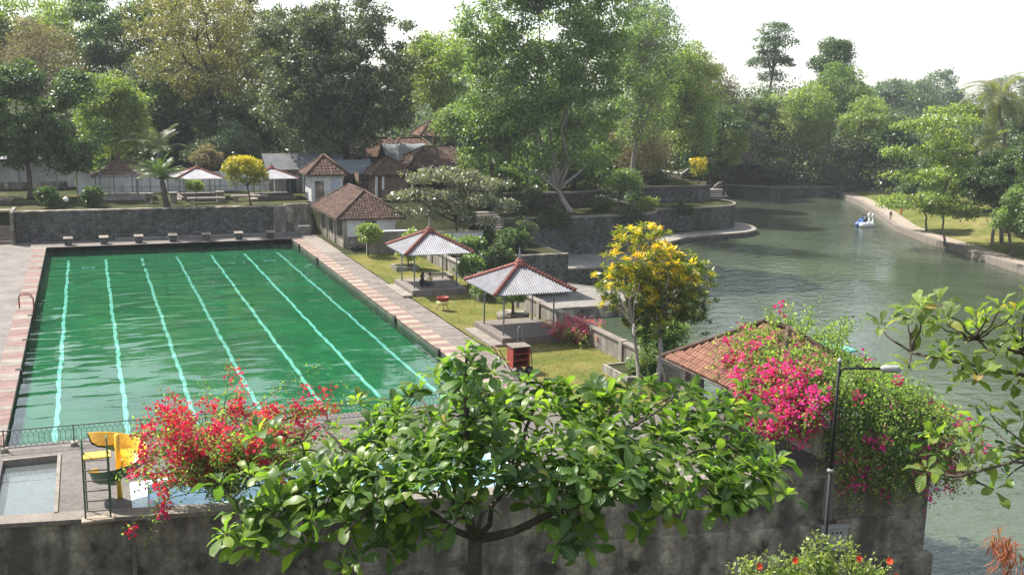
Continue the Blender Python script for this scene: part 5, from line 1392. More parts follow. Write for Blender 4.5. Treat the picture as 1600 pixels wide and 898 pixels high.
tree('twiggy_tree', 'bare greyish brown bush tree over the stone terraces', (70.5, 80, 1.0), (70.5, 79, 2.5, 11, 5.2), 6500, 0.25, 'brown', 'twig', tr=0.22, seed=20, k=9, per=22, clump=0.8, nl=14, nt=220)
tree('light_tree', 'fresh green tree behind the stone bastions', (84, 91, 2.6), (85.0, 90, 3.0, 22.3, 5.0), 15000, 0.36, 'light', tr=0.35, seed=21, k=13, per=45, clump=0.7)
tree('back_tree', 'tall thin crowned tree against the sky right of the big leafy tree', (83.6, 104, 4), (83.6, 103, 11, 29.5, 8), 9000, 0.4, 'blue', 'twig', tr=0.35, seed=22, k=11, per=32, clump=0.9, shell=0.35, nl=9, nt=80)
tree('hill_tree', 'shaded tree above the upper stone bastion', (75, 90, 3.0), (74, 88, 4.5, 12.5, 5.0), 9000, 0.36, 'dark', seed=23)
tree('vine_tree', 'brownish vine covered tree above the far quay', (108, 124, 3), (108.2, 122, 1.5, 19.6, 7.6), 14000, 0.38, 'brown', 'twig', tr=0.4, seed=24, k=14, per=45, clump=0.9, nt=80)
tree('vine_tree', 'grey brown tree top behind the vine covered tree', (107, 134, 4), (107, 132, 6, 22.5, 6.2), 9000, 0.4, 'olive', 'twig', tr=0.35, seed=25, k=10, per=40, clump=0.9, nt=60)
tree('skyline_tree', 'tall open crowned tree standing highest above the far skyline', (132.5, 136, 6), (132.5, 136, 15.5, 28.6, 4.8), 5200, 0.42, 'blue', tr=0.35, seed=26, per=36, clump=0.7, flat=0.35, nl=8, nt=40, fork=0.45, shell=0.45,
     lobes=[(132.5, 136, 26.3, 2.6, 2.4, 1.6), (130.2, 136, 23.6, 2.3, 2.2, 1.2), (134.9, 136, 24.2, 2.2, 2.2, 1.2), (132.4, 136, 21.4, 2.8, 2.4, 1.1), (129.4, 136, 19.8, 1.9, 2, 0.9), (135.4, 136, 20.0, 2.1, 2, 0.9), (132.8, 136, 17.3, 2.0, 2, 0.9)])
tree('green_tree', 'rich green tree with a rounded top on the skyline', (138.6, 125, 5), (138.6, 123, 5, 21, 6.6), 13000, 0.42, 'mid', tr=0.4, seed=27, k=12, per=50, clump=0.8)
tree('tuft_tree', 'dark tuft topped tree on the skyline beside the rounded one', (141, 128, 5), (141, 128, 15, 24.8, 4.2), 6000, 0.45, 'dark', tr=0.3, seed=28, per=50, clump=0.8, k=5)
tree('bamboo_clump', 'pale green bamboo clump in front of the rounded tree', (128, 122, 3), (128.1, 120, 2, 16.5, 6.0), 13000, 0.4, 'light', tr=0.2, seed=29, k=14, per=45, clump=0.8, cat='bamboo')
tree('light_tree', 'yellow green rounded tree at the right end of the far quay', (136, 112, 2), (135.4, 111, 3.2, 14.2, 5.0), 11000, 0.38, 'light', tr=0.3, seed=30, k=11, per=45, clump=0.7)
tree('shade_tree', 'dark tree at the back of the far quay', (122.5, 128, 2), (122.5, 126, 1.0, 14, 7), 11000, 0.42, 'dark', seed=31)
tree('shade_tree', 'dark tree where the far quay meets the lawn', (142.5, 114, 2), (142.5, 113, 0.0, 10.5, 6), 9000, 0.42, 'dark', seed=32)
tree('shade_tree', 'dark tree behind the fresh green tree', (97, 104, 2), (97, 102, 0.5, 13, 6), 10000, 0.4, 'dark', seed=33)
tree('round_bush', 'bright green bush behind the upper bastion', (98.5, 100, -2.4), (98, 99, 2.2, 8.8, 3.1), 6500, 0.32, 'light', tr=0.15, seed=34, k=7, per=45, clump=0.45, cat='bush')
t = tree('frangipani_tree', 'nearly bare frangipani with forked pale branches on the far quay', (118, 121.5, 0.9), (118, 121.5, 3.0, 9.2, 4.6), 1500, 0.3, 'mango', 'twig', tr=0.2, seed=35, k=6, per=8, clump=0.3, nl=16, nt=160, shell=0.75, fork=-0.35)
tree('round_bush', 'dark bush hanging over the far quay wall', (120.5, 116.5, -2.6), (120.5, 116.5, -2.4, 2.4, 2.8), 4500, 0.3, 'dark', tr=0.12, seed=36, k=6, per=45, clump=0.4, cat='bush')
tree('round_bush', 'rounded grey green bush at the right end of the far quay', (130.8, 112.6, -2.6), (130.8, 112.6, -1.8, 1.9, 2.6), 4500, 0.28, 'mango', tr=0.12, seed=37, k=6, per=45, clump=0.4, cat='bush')
for i, (x, y, zt, r_) in enumerate(((247, 221, 21, 10), (265, 226, 23.5, 9), (232, 214, 19, 7), (285, 215, 22, 11), (300, 205, 24, 12))):
    lb = ('distant hazy blue tree beyond the lake, left of a taller one', 'distant hazy blue tree, the tallest of the faraway group', 'distant hazy low tree at the end of the dark slope',
          'distant hazy tree behind the coconut palms', 'distant hazy tree at the right edge behind the palms')[i]
    tree('far_tree', lb, (x, y, 6), (x, y, 5, zt, r_), 5000, 0.75, 'blue', tr=0.5, seed=40 + i, k=9, per=45, clump=1.2, nl=4, nt=10, group='faraway hazy trees')

# right bank of the lake
def bz(x, y): return gz_(x, y) + 0.05
tree('bank_tree', 'pale green tree with layered leaves on the right bank', (100.5, 54.5, bz(103, 54)), (98.0, 54.5, -0.5, 12.8, 5.2), 9000, 0.40, 'light', 'twig', tr=0.16, seed=50, per=60, clump=0.8, flat=0.22, nl=9, nt=50,
     lobes=[(98 + 3.0 * math.cos(i * 2.1), 54.5 + 3 * math.sin(i * 2.1), 0.2 + i * 1.0, 2.9 - i * 0.05, 2.6, 0.45) for i in range(13)])
tree('bank_tree', 'low dark rounded tree casting shade on the right bank lawn', (107.2, 64.5, bz(107, 64.5)), (106.5, 65, -1.6, 3.6, 3.4), 7500, 0.32, 'dark', tr=0.16, seed=51, k=8, per=50, clump=0.45)
tree('bank_tree', 'dense dark tree with a straight trunk on the right bank', (100.3, 44.0, bz(101, 45)), (99.5, 46.5, 0.2, 8.3, 4.4), 15000, 0.3, 'dark', tr=0.2, seed=52, k=11, per=60, clump=0.45)
tree('bank_tree', 'dark tree cut by the right edge of the picture', (95.8, 35.6, bz(97, 36)), (95.4, 36.4, 1.5, 11.2, 3.4), 10000, 0.32, 'dark', tr=0.18, seed=53, k=9, per=50, clump=0.45)
tree('bank_tree', 'low bushy tree near the right edge above the path', (96.8, 38.8, bz(98, 38.5)), (96.0, 39.5, -1.4, 4.6, 2.9), 7500, 0.28, 'mid', tr=0.14, seed=54, k=8, per=50, clump=0.4)
tree('bank_tree', 'bluish green tree behind the layered pale tree', (122, 75, bz(122, 75)), (121, 74.5, -0.5, 10.5, 6), 9000, 0.4, 'blue', seed=55)
tree('bank_tree', 'bluish green tree behind the coconut palms', (131, 71, bz(131, 71)), (131, 71, -0.5, 14.2, 6.5), 10000, 0.4, 'blue', seed=56)
tree('bank_tree', 'dark green tree standing behind the bank lawn', (112, 56, bz(112, 56)), (112, 56, 0.0, 7.5, 4.8), 8000, 0.36, 'dark', seed=57)
tree('bank_tree', 'dark green tree at the back of the bank beside the palms', (108, 45, bz(108, 45)), (108, 45, 0.5, 9.0, 4.6), 8000, 0.36, 'mango', seed=58)

# mass of undergrowth that closes the wood behind
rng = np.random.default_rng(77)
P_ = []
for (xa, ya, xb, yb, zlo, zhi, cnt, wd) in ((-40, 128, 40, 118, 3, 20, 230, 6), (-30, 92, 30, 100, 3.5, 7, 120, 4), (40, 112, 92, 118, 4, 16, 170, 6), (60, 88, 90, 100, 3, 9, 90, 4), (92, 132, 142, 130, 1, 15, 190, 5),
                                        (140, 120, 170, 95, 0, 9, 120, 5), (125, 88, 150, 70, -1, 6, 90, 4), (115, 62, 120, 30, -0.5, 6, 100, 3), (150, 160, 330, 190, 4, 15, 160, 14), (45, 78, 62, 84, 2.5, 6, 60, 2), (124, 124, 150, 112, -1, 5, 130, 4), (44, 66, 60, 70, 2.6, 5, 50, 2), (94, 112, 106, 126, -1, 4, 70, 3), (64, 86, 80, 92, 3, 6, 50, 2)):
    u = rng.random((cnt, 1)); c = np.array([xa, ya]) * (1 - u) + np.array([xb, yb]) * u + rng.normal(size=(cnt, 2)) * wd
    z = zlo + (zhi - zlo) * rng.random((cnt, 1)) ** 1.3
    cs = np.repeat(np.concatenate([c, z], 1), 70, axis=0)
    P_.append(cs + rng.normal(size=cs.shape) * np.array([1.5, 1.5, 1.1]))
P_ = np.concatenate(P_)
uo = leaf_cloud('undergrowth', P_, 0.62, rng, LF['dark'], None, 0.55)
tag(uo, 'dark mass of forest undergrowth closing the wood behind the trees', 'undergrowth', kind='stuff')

# ------------------------------------------------------------------ palms and cycads
def frond_mesh(name, L, droop, nl, ll, mat, rng, width=0.05, rise=0.7, vshape=0.35):
    """one feather leaf along +x"""
    pts = []
    for i in range(nl + 1):
        t_ = i / nl
        pts.append(np.array([L * t_ * (1 - 0.12 * t_), 0, rise * L * t_ - droop * L * t_ ** 2.1]))
    vs = []; q = []
    def quad(a, b_, c, d):
        k = len(vs); vs.extend([a, b_, c, d]); q.append((k, k + 1, k + 2, k + 3))
    for i in range(nl):
        a, b_ = pts[i], pts[i + 1]; w = 0.035 * (1 - i / nl) + 0.006
        s = np.array([0, w, 0]); quad(a - s, b_ - s, b_ + s, a + s)
        if i < 2: continue
        t_ = i / nl
        d = (b_ - a) / np.linalg.norm(b_ - a)
        for sg in (-1, 1):
            l_ = ll * (0.45 + 1.1 * math.sin(math.pi * min(1, t_ * 0.85 + 0.12))) * (0.85 + 0.3 * rng.random())
            tip = a + d * l_ * 0.55 + np.array([0, sg * l_ * 0.85, 0]) + np.array([0, 0, vshape * l_ * 0.5 - l_ * 0.45 * t_ - 0.1 * rng.random()])
            mid = a + (tip - a) * 0.5 + np.array([0, 0, 0.08 * l_])
            e = d * width
            quad(a - e * 0.5, a + e * 0.5, mid + e * 0.6, mid - e * 0.6); quad(mid - e * 0.6, mid + e * 0.6, tip + e * 0.08, tip - e * 0.08)
    vs = np.array(vs); q = np.array(q)
    me_o = mesh_np(name, vs, q, rng.random(len(vs) // 4).repeat(4), mat)
    me = me_o.data; bpy.data.objects.remove(me_o)
    return me

def palm(name, label, base, h, L, nfr, mat, seed, lean=(0, 0), tr=0.16, droop=0.75, rise=0.75, ll=0.55, cat='palm', bark='twig', nl=26, width=0.05, spread=(5, 75)):
    rng = np.random.default_rng(seed)
    t = thing(name, label, cat, base)
    top = (base[0] + lean[0], base[1] + lean[1], base[2] + h)
    pts = limb(base, top, rng, 8, 0, 0.06)
    MB().tube(pts, [tr * (1.3 - 0.06 * i) for i in range(9)], 9).build('trunk', MT[bark], t, True)
    var = [frond_mesh('frond', L * s, droop * d, nl, ll * s, LF[mat], rng, width, rise) for s, d in ((1, 1), (0.92, 1.25), (0.8, 0.8))]
    for i in range(nfr):
        o = link(bpy.data.objects.new('frond', var[i % 3]), t)
        o.location = Vector(pts[-1]) - Vector(base)
        el = R(spread[1] - (spread[1] - spread[0]) * (i / nfr) ** 0.8) - math.atan(rise)
        o.rotation_euler = (rng.normal() * 0.15, -el + R(12) * rng.normal() * 0.4, i * 2.39996 + rng.normal() * 0.15)
    return t
palm('coconut_palm', 'tall coconut palm with arching fronds on the right bank', (106.5, 51.5, bz(107, 52)), 17.5, 5.6, 25, 'palm', 60, (-2.5, 0.3), 0.2, 0.72, 0.7, 0.75, spread=(-25, 78), nl=44, width=0.075)
palm('coconut_palm', 'coconut palm cut by the right edge beside the taller palm', (107.5, 43.5, bz(108, 44)), 16.0, 5.4, 18, 'palm', 61, (-1.6, 0.2), 0.2, 0.72, 0.7, 0.75, spread=(-25, 78), nl=44, width=0.075)
palm('coconut_palm', 'smaller palm with pale fronds below the tall coconut palm', (104.0, 50.5, bz(104, 51)), 12.6, 4.4, 15, 'palm', 62, (-1.6, 0.2), 0.16, 0.72, 0.7, 0.65, spread=(-20, 75), nl=36, width=0.06)
palm('feather_palm', 'palm with pale upright fronds behind the curved roof gazebo', (10.5, 74.5, 2.6), 3.6, 4.2, 16, 'mango', 63, (0, 0), 0.18, 0.55, 0.9, 0.6, spread=(25, 85))
palm('cycad', 'dark cycad with a thick trunk at the edge of the upper terrace', (10.1, 57.0, 2.6), 2.4, 2.6, 40, 'dark', 64, (-0.35, 0.2), 0.24, 0.45, 0.9, 0.34, 'cycad', 'bark', 24, 0.05, (12, 85))

# ------------------------------------------------------------------ shrubs of the terrace, lawn and courtyard
def croton_v(base_y):
    def f(p, rng):
        zz = (p[:, 2] - p[:, 2].min()) / (np.ptp(p[:, 2]) + 1e-6)
        cl = 0.5 + 0.5 * np.sin(p[:, 0] * 5.1 + 1.0) * np.cos(p[:, 1] * 4.3) * np.cos(p[:, 2] * 4.7)
        return np.clip(base_y + 0.55 * zz * cl + 0.28 * rng.random(len(p)) - 0.12, 0, 1)
    return f
tree('croton_bush', 'round bush with yellow upper leaves at the terrace edge', (17.6, 57.2, 2.6), (17.0, 57.0, 3.7, 7.4, 2.15), 7000, 0.24, 'croton', 'bark', tr=0.09, seed=70, k=8, per=16, clump=0.14, flat=1, aspect=0.3, cat='bush', v=croton_v(0.32))
tree('topiary_bush', 'small clipped flat topped bush on a thin stem', (12.7, 57.0, 2.6), (12.6, 57.0, 3.9, 5.0, 0.85), 2600, 0.16, 'light', tr=0.045, seed=71, k=4, per=40, clump=0.15, cat='bush')
tree('terrace_shrub', 'dark shrub below the dark tree at the terrace edge', (0.2, 58, 2.6), (0.2, 58, 2.6, 4.6, 1.0), 2600, 0.22, 'dark', tr=0.05, seed=72, k=4, per=40, clump=0.2, cat='shrub')
tree('terrace_shrub', 'dark rounded shrub right of the globe lamp', (3.9, 58.5, 2.6), (3.9, 58.5, 2.6, 4.5, 1.1), 2600, 0.22, 'dark', tr=0.05, seed=73, k=4, per=40, clump=0.2, cat='shrub')
tree('red_leaf_shrub', 'reddish brown shrub behind the pale terrace gazebo', (15.6, 72, 2.6), (15.2, 72, 4.8, 7.2, 1.6), 2000, 0.24, 'brown', tr=0.08, seed=74, k=5, per=40, clump=0.35, cat='shrub')
tree('silver_tree', 'spreading tree with glossy silvery leaves behind the far gazebo', (34.6, 46.5, 0.0), (33.6, 46.2, 1.2, 6.8, 5.4), 7000, 0.30, 'silver', tr=0.14, seed=75, per=30, clump=0.36, flat=0.4, nl=10, nt=70, shell=0.6,
     lobes=[(32.8, 46.5, 6.0, 3.4, 2.6, 0.45), (36.4, 46.5, 5.2, 2.6, 2.2, 0.4), (30.8, 45.5, 4.4, 2.6, 2.0, 0.35), (34.6, 45, 4.1, 3.0, 2.0, 0.35), (37.6, 46, 3.3, 2.0, 2, 0.35), (29.9, 45.0, 2.9, 1.9, 1.5, 0.3), (33.2, 44.5, 2.8, 2.2, 1.6, 0.3), (36.0, 44.5, 2.0, 1.9, 1.6, 0.3)])
tree('house_shrub', 'bright green shrub with bare stems in front of the courtyard wall', (24.6, 40.6, 0), (24.5, 40.4, 0.9, 2.7, 1.15), 3600, 0.17, 'light', tr=0.05, seed=76, k=6, per=36, clump=0.2, nl=5, cat='shrub')
tree('gazebo_shrub', 'tall loose light green shrub behind the far gazebo', (26.0, 33.7, 0.3), (26.2, 33.8, 0.5, 3.2, 0.95), 2400, 0.2, 'light', tr=0.04, seed=77, k=7, per=30, clump=0.2, cat='shrub')
tree('wall_shrub', 'bushy green shrub leaning over the lawn wall between the gazebos', (28.1, 26.0, 0), (28.25, 26.2, 0.2, 2.3, 0.95), 3200, 0.15, 'mid', tr=0.04, seed=78, k=6, per=36, clump=0.18, cat='shrub')
tree('low_shrub', 'low dark creeping shrub beside the planter between the gazebos', (27.4, 21.4, 0.3), (27.3, 20.8, 0.1, 1.2, 1.1), 2200, 0.14, 'mid', tr=0.03, seed=79, k=5, per=36, clump=0.16, cat='shrub')
tree('bonsai_bush', 'twisted bonsai bush in the round dark planter', (27.0, 14.9, 0.38), (26.9, 14.8, 1.0, 1.95, 1.15), 2600, 0.12, 'mid', tr=0.1, seed=80, k=6, per=36, clump=0.14, cat='bush')
tree('croton_bush', 'small bright yellow croton on the upper bastion', (82.2, 81.8, 1.35), (82.0, 81.8, 2.0, 5.2, 1.3), 700, 0.36, 'croton', tr=0.08, seed=81, k=4, per=10, clump=0.2, aspect=0.35, cat='bush', v=croton_v(0.4))
tree('low_shrub', 'light green shrub beside the leaning shrub on the stone terrace', (60.5, 58, 1.0), (60.3, 57.8, 1.0, 2.4, 1.3), 1500, 0.22, 'light', tr=0.05, seed=82, k=4, per=36, clump=0.25, cat='shrub')
t_ = tree('creeper', 'trailing green creeper hanging on the end of the tall terrace wall', (41.0, 54.0, 0.0), (41.2, 54.2, -1.6, 1.3, 1.1), 1800, 0.2, 'mango', tr=0.06, seed=83, k=5, per=36, clump=0.25, cat='creeper')

for i, (x, y, z, r_, h_, m_, lb) in enumerate(((44.5, 57.5, 1.0, 1.6, 2.2, 'dark', 'dark shrub at the left end of the tall terrace wall'), (47.5, 60.3, 1.0, 1.5, 2.6, 'mango', 'grey green shrub left of the pale forked trunk'),
        (55.0, 58.2, 1.0, 1.2, 1.5, 'dark', 'low dark shrub right of the pale forked trunk'), (52.8, 64.5, 2.7, 2.0, 3.2, 'dark', 'dark shrub on the second terrace behind the forked trunk'), (46.5, 65.5, 2.7, 1.9, 3.0, 'mid', 'green shrub on the second terrace'),
        (37.0, 40.0, 0.0, 1.6, 2.0, 'dark', 'dark shrub on the courtyard corner above the channel'), (33.0, 39.2, 0.0, 1.3, 1.6, 'mid', 'green shrub beside the courtyard corner shrub'), (39.3, 43.5, 0.0, 1.7, 2.4, 'mango', 'grey green shrub by the courtyard steps'),
        (36.3, 43.6, 0.0, 1.4, 1.8, 'dark', 'dark shrub at the end of the whitewashed wall'), (30.6, 38.9, 0.0, 1.0, 1.6, 'light', 'pale green shrub by the end of the lawn wall'), (67.5, 73.5, -0.8, 1.5, 2.0, 'dark', 'dark shrub at the inner end of the bastion'),
        (76.0, 82.5, 1.35, 1.3, 1.8, 'dark', 'dark shrub on the upper bastion'), (71.0, 86.5, 3.1, 2.0, 3.0, 'mango', 'grey green shrub on the topmost bastion'), (41.0, 56.5, 2.6, 1.7, 2.6, 'dark', 'dark shrub at the top of the narrow stone steps'))):
    tree('terrace_shrub', lb, (x, y, z), (x, y, z + 0.1, z + h_, r_), 2600, 0.24, m_, tr=0.05, seed=300 + i, k=5, per=40, clump=0.25, cat='shrub')

for i, (x, y, zt, zb, m_, lb) in enumerate(((47.5, 54.0, 1.2, -1.4, 'dark', 'green creeper hanging down the middle of the tall terrace wall'), (56.5, 54.6, 1.2, -0.8, 'mango', 'grey green creeper on the curved end of the tall terrace wall'),
        (74.0, 73.0, -0.6, -2.6, 'dark', 'creeper trailing down the rounded bastion wall'), (34.5, 37.1, 0.2, -2.2, 'dark', 'dark creeper hanging from the courtyard wall into the channel'))):
    tree('creeper', lb, (x, y, zt), (x, y, zb, zt, 1.5), 2400, 0.2, m_, tr=0.04, seed=330 + i, per=30, clump=0.2, cat='creeper',
         lobes=[(x + 1.1 * (q - 1), y - 0.1, zt - 0.25 - 0.35 * abs(q - 1), 0.7, 0.3, (zt - zb) * (0.5 - 0.12 * abs(q - 1))) for q in range(3)])

# tall croton tree by the lake: leaves in pointed rosettes
def rosettes(cents, per, size, rng, spread=0.8):
    """leaf quads radiating from each centre, cupped upward"""
    n = len(cents) * per
    c = np.repeat(cents, per, axis=0)
    a = rng.random(n) * 2 * math.pi; el = rng.normal(0.55, 0.38, n)
    d = np.stack([np.cos(a) * np.cos(el), np.sin(a) * np.cos(el), np.sin(el)], 1)
    L = (size * (0.65 + 0.6 * rng.random(n)))[:, None]
    s = unit(np.cross(d, np.array([0, 0, 1.0]) + rng.normal(size=(n, 3)) * 0.25)); nn = np.cross(s, d)
    w = L * 0.13
    b_ = c + rng.normal(size=(n, 3)) * size * 0.18
    mid = b_ + d * L * 0.5 + nn * L * 0.02; tip = b_ + d * L - np.array([0, 0, 1.0]) * L * 0.12
    return np.stack([b_, mid - s * w, tip, mid + s * w], 1).reshape(-1, 3), n
rng = np.random.default_rng(90)
t = thing('croton_tree', 'tall croton tree with yellow leaf rosettes and two slim trunks by the lake', 'tree', (26.5, -2.2, 0))
LB = [(27.6, 0.6, 6.0, 1.9, 1.8, 1.7), (26.9, 0.4, 4.6, 1.9, 1.7, 1.3), (29.4, 1.0, 5.0, 1.7, 1.7, 1.5), (30.9, 1.2, 4.6, 1.3, 1.4, 1.0), (28.8, 0.4, 3.6, 1.9, 1.5, 1.1), (27.3, -0.4, 3.0, 1.0, 1.0, 1.0), (30.6, 0.8, 3.4, 0.9, 1.0, 0.9)]
cs = []
for l_ in LB:
    k = int(56 * l_[3] * l_[5]); u = unit(rng.normal(size=(k, 3))); rr_ = 0.45 + 0.55 * rng.random((k, 1)) ** 0.6
    cs.append(np.array(l_[:3]) + u * rr_ * np.array(l_[3:]))
cs = np.concatenate(cs)
extra = np.array([(31.9, 0.6, 3.6), (31.5, 0.5, 2.6), (32.0, 0.9, 4.3), (27.0, -1.5, 2.0), (26.9, -1.5, 1.4), (26.6, -1.2, 2.6), (30.9, -0.2, 2.2), (31.1, 0.0, 1.7)])
cs = np.concatenate([cs, extra])
vq, n = rosettes(cs, 20, 0.30, rng)
zz = np.clip((cs[:, 2] - 1.8) / 4.6, 0, 1); edge = rng.random(len(cs))
vr = np.clip(0.05 + 0.52 * zz * (0.3 + edge) + 0.28 * (edge > 0.72), 0, 1)
vl = np.clip(np.repeat(vr, 20) + rng.normal(size=n) * 0.10, 0, 1)
mesh_np('crown', vq, quads_for(n), np.repeat(vl, 4), LF['croton'], t)
mb = MB()
p1 = limb((26.35, -2.1, 0), (26.5, -0.9, 3.2), rng, 6, 0, 0.04); mb.tube(p1, [0.12, 0.105, 0.1, 0.09, 0.085, 0.08, 0.07], 8)
p2 = [(26.95, -2.5, 0), (27.3, -2.0, 0.9), (27.75, -1.4, 1.7), (28.1, -0.6, 2.5), (28.5, 0.2, 3.3)]; mb.tube(p2, [0.15, 0.13, 0.115, 0.1, 0.08], 8)
for i in range(70):
    c = cs[rng.integers(len(cs))]; src = min(p1[3:] + p2[2:], key=lambda q: np.linalg.norm(np.array(q) - c))
    lp = limb(src, c, rng, 4, 0.04, 0.15); mb.tube(lp, [0.045, 0.035, 0.028, 0.02, 0.012], 5)
mb.build('trunk', MT['barkpale'], t, True)
tree('lake_shrub', 'leafy green shrub behind the croton trunks', (29.9, 2.2, -0.3), (30.0, 2.4, -0.4, 2.6, 1.7), 5200, 0.18, 'mid', tr=0.05, seed=91, k=8, per=36, clump=0.2, cat='shrub')
tree('lake_shrub', 'small pink flowered shrub at the foot of the leaning trunk', (28.3, 0.9, 0), (28.2, 0.8, 0.1, 1.5, 1.0), 2600, 0.14, 'mid', tr=0.03, seed=92, k=5, per=36, clump=0.16, cat='shrub')

# ------------------------------------------------------------------ bougainvilleas
def spray(start, direction, L, sag, k=14):
    p = np.array(start, float); d = np.array(direction, float); d /= np.linalg.norm(d)
    out = [p.copy()]
    for i in range(k):
        d = d + np.array([0, 0, -sag / k]); d /= np.linalg.norm(d)
        p = p + d * L / k; out.append(p.copy())
    return out
def bougainvillea(label, base, starts, n_leaf, leaf, flow_fn, n_flow, fmat, seed, stem_r=0.04, flow=0.07, lsp=0.09, group=None):
    """arching sprays: starts = list of (point, direction, length, sag); flow_fn(point, rng) -> chance of blossom there"""
    rng = np.random.default_rng(seed)
    t = thing('bougainvillea', label, 'bougainvillea', base, group)
    mb = MB(); P = []; 
    for (s, d, L, sag) in starts:
        pts = spray(s, d, L, sag)
        mb.tube([tuple(q) for q in pts[::2]], [stem_r * (1 - 0.11 * i) for i in range(len(pts[::2]))], 5)
        for a, b_ in zip(pts, pts[1:]):
            P.append((a, b_))
    mb.build('stems', MT['bark'], t, True)
    A = np.array([p[0] for p in P]); B = np.array([p[1] for p in P])
    idx = rng.integers(len(P), size=n_leaf); u = rng.random((n_leaf, 1))
    pos = A[idx] * (1 - u) + B[idx] * u + rng.normal(size=(n_leaf, 3)) * lsp
    leaf_cloud('foliage', pos, leaf, rng, LF['boug'], t, 0.62, up=0.8)
    fp = []; tries = 0
    while len(fp) < n_flow and tries < 40 * n_flow:
        tries += 1
        i = rng.integers(len(P))
        if i % 14 < 5: continue
        q = A[i] + (B[i] - A[i]) * rng.random()
        if rng.random() < flow_fn(q, rng): fp.append(q + rng.normal(size=3) * lsp * 0.9 + np.array([0, 0, 0.04]))
    fc = np.repeat(np.array(fp), 30, axis=0); fc = fc + rng.normal(size=fc.shape) * flow * np.repeat(0.7 + 0.9 * rng.random((len(fp), 1)), 30, axis=0)
    vv_ = np.clip(np.repeat(rng.random(len(fp)), 30) * 0.7 + rng.random(len(fc)) * 0.3, 0, 1)
    leaf_cloud('blossom', fc, flow, rng, LF[fmat], t, 0.85, v=vv_, up=0.3)
    return t

rng = np.random.default_rng(100)
st = []
bx, by = 7.05, -8.75
for i in range(190):
    a = rng.random() * 2 * math.pi; h0 = rng.random()
    s = (bx + rng.normal() * 0.12, by + rng.normal() * 0.1, 0.35 + 1.3 * h0)
    st.append((s, (math.cos(a) * (1.0 + 0.4 * rng.random()) + 0.22, math.sin(a) * 0.75, 0.55 + 1.5 * rng.random()), 2.0 + 1.6 * rng.random(), 0.6 + 1.1 * rng.random()))
st += [((bx - 0.4, by, 1.3), (-1.0, -0.1, 0.4), 2.6, 2.2), ((bx - 0.4, by, 1.0), (-1.0, -0.25, 0.5), 3.2, 2.6), ((bx, by, 2.2), (0.8, 0.1, 0.95), 4.2, 0.7), ((bx, by, 2.2), (1.0, 0.0, 0.75), 4.6, 0.6), ((bx, by, 2.4), (0.15, 0.1, 1.0), 2.6, 0.5), ((bx, by, 2.0), (-0.55, 0.1, 1.0), 2.7, 0.5)]
for i in range(16):                                   # long loose sprays reaching right over the railing
    st.append(((bx + 0.3, by + 0.2 * rng.normal(), 1.6 + 0.8 * rng.random()), (1.0, 0.15 * rng.normal(), 0.25 + 0.7 * rng.random()), 3.0 + 1.6 * rng.random(), 0.7 + 0.5 * rng.random()))
bougainvillea('red bougainvillea bush growing from the wall beside the slide', (bx, by, 0), st, 21000, 0.105,
              lambda q, r_: 0.25 + 0.75 * max(0, min(1, (q[2] - 0.9) / 2.0)) ** 1.2, 235, 'red', 101, 0.02, 0.115, 0.11)
st = []
for i in range(90):
    a = rng.random() * 2 * math.pi
    st.append(((28.1 + rng.normal() * 0.25, 8.7 + rng.normal() * 0.3, 0.25 + 0.4 * rng.random()), (math.cos(a), math.sin(a), 0.6 + 0.9 * rng.random()), 0.9 + 1.0 * rng.random(), 1.5))
bougainvillea('pale pink bougainvillea spilling over the lawn wall beside the near gazebo', (28.1, 8.7, 0), st, 6500, 0.09, lambda q, r_: 0.15 + 0.8 * max(0, min(1, q[2] - 0.2)), 150, 'rose', 102, 0.018, 0.10)
# big mound over the shelter and the wall corner
st = []
for i in range(520):
    u = rng.random(); w = rng.random()
    c = np.array([27.6 + 5.6 * u, -7.4 - 5.6 * w, 4.1 - 1.9 * u ** 1.5 - 0.7 * w])
    a = R(-60 + 90 * rng.normal())
    st.append((c + rng.normal(size=3) * np.array([0.4, 0.4, 0.25]), (math.cos(a), math.sin(a), 0.3 + 0.6 * rng.random()), 1.3 + 1.4 * rng.random(), 2.0 + 1.2 * rng.random()))
for i in range(150):                                  # hanging over the corner of the wall
    u = rng.random()
    st.append(((28.6 + 4.4 * u, -12.2 - 0.7 * u + rng.normal() * 0.3, 0.9 + 1.2 * rng.random()), (rng.normal() * 0.5 + 0.3 * u, -0.9, 0.3), 1.5 + 1.6 * rng.random(), 3.4))
for i in range(110):                                  # spreading over the left roof slope and down in front of it
    st.append(((27.3 + 1.6 * rng.random(), -7.8 - 4.4 * rng.random(), 3.9 - 0.9 * rng.random()), (-0.6 - 0.4 * rng.random(), -0.9 + 0.6 * rng.random(), 0.15), 1.0 + 1.0 * rng.random(), 1.9))
for i in range(150):                                  # falling in front of the left eave
    st.append(((26.5 + 1.7 * rng.random(), -9.6 - 2.9 * rng.random(), 2.5 + 0.9 * rng.random()), (-0.5 + 0.5 * rng.normal(), -0.6 + 0.5 * rng.normal(), 0.2), 0.9 + 1.3 * rng.random(), 3.0))
for i in range(26):
    st.append(((28.5 + 3.5 * rng.random(), -7 - 3 * rng.random(), 3.6), (rng.normal() * 0.4 + 0.2, rng.normal() * 0.3, 1.0), 1.2 + 0.5 * rng.random(), 0.3))
def ff(q, r_):
    left = max(0.0, min(1.0, (28.6 - q[0]) / 1.4))
    return 0.05 + 0.95 * left + (0.10 if q[2] < 1.4 else 0) + (0.22 if q[0] > 33 else 0)
bg_t = bougainvillea('huge pink bougainvillea mound covering the tiled shelter and the wall corner', (30.5, -11.5, 0), st, 84000, 0.125, ff, 560, 'pink', 103, 0.018, 0.135, 0.14)

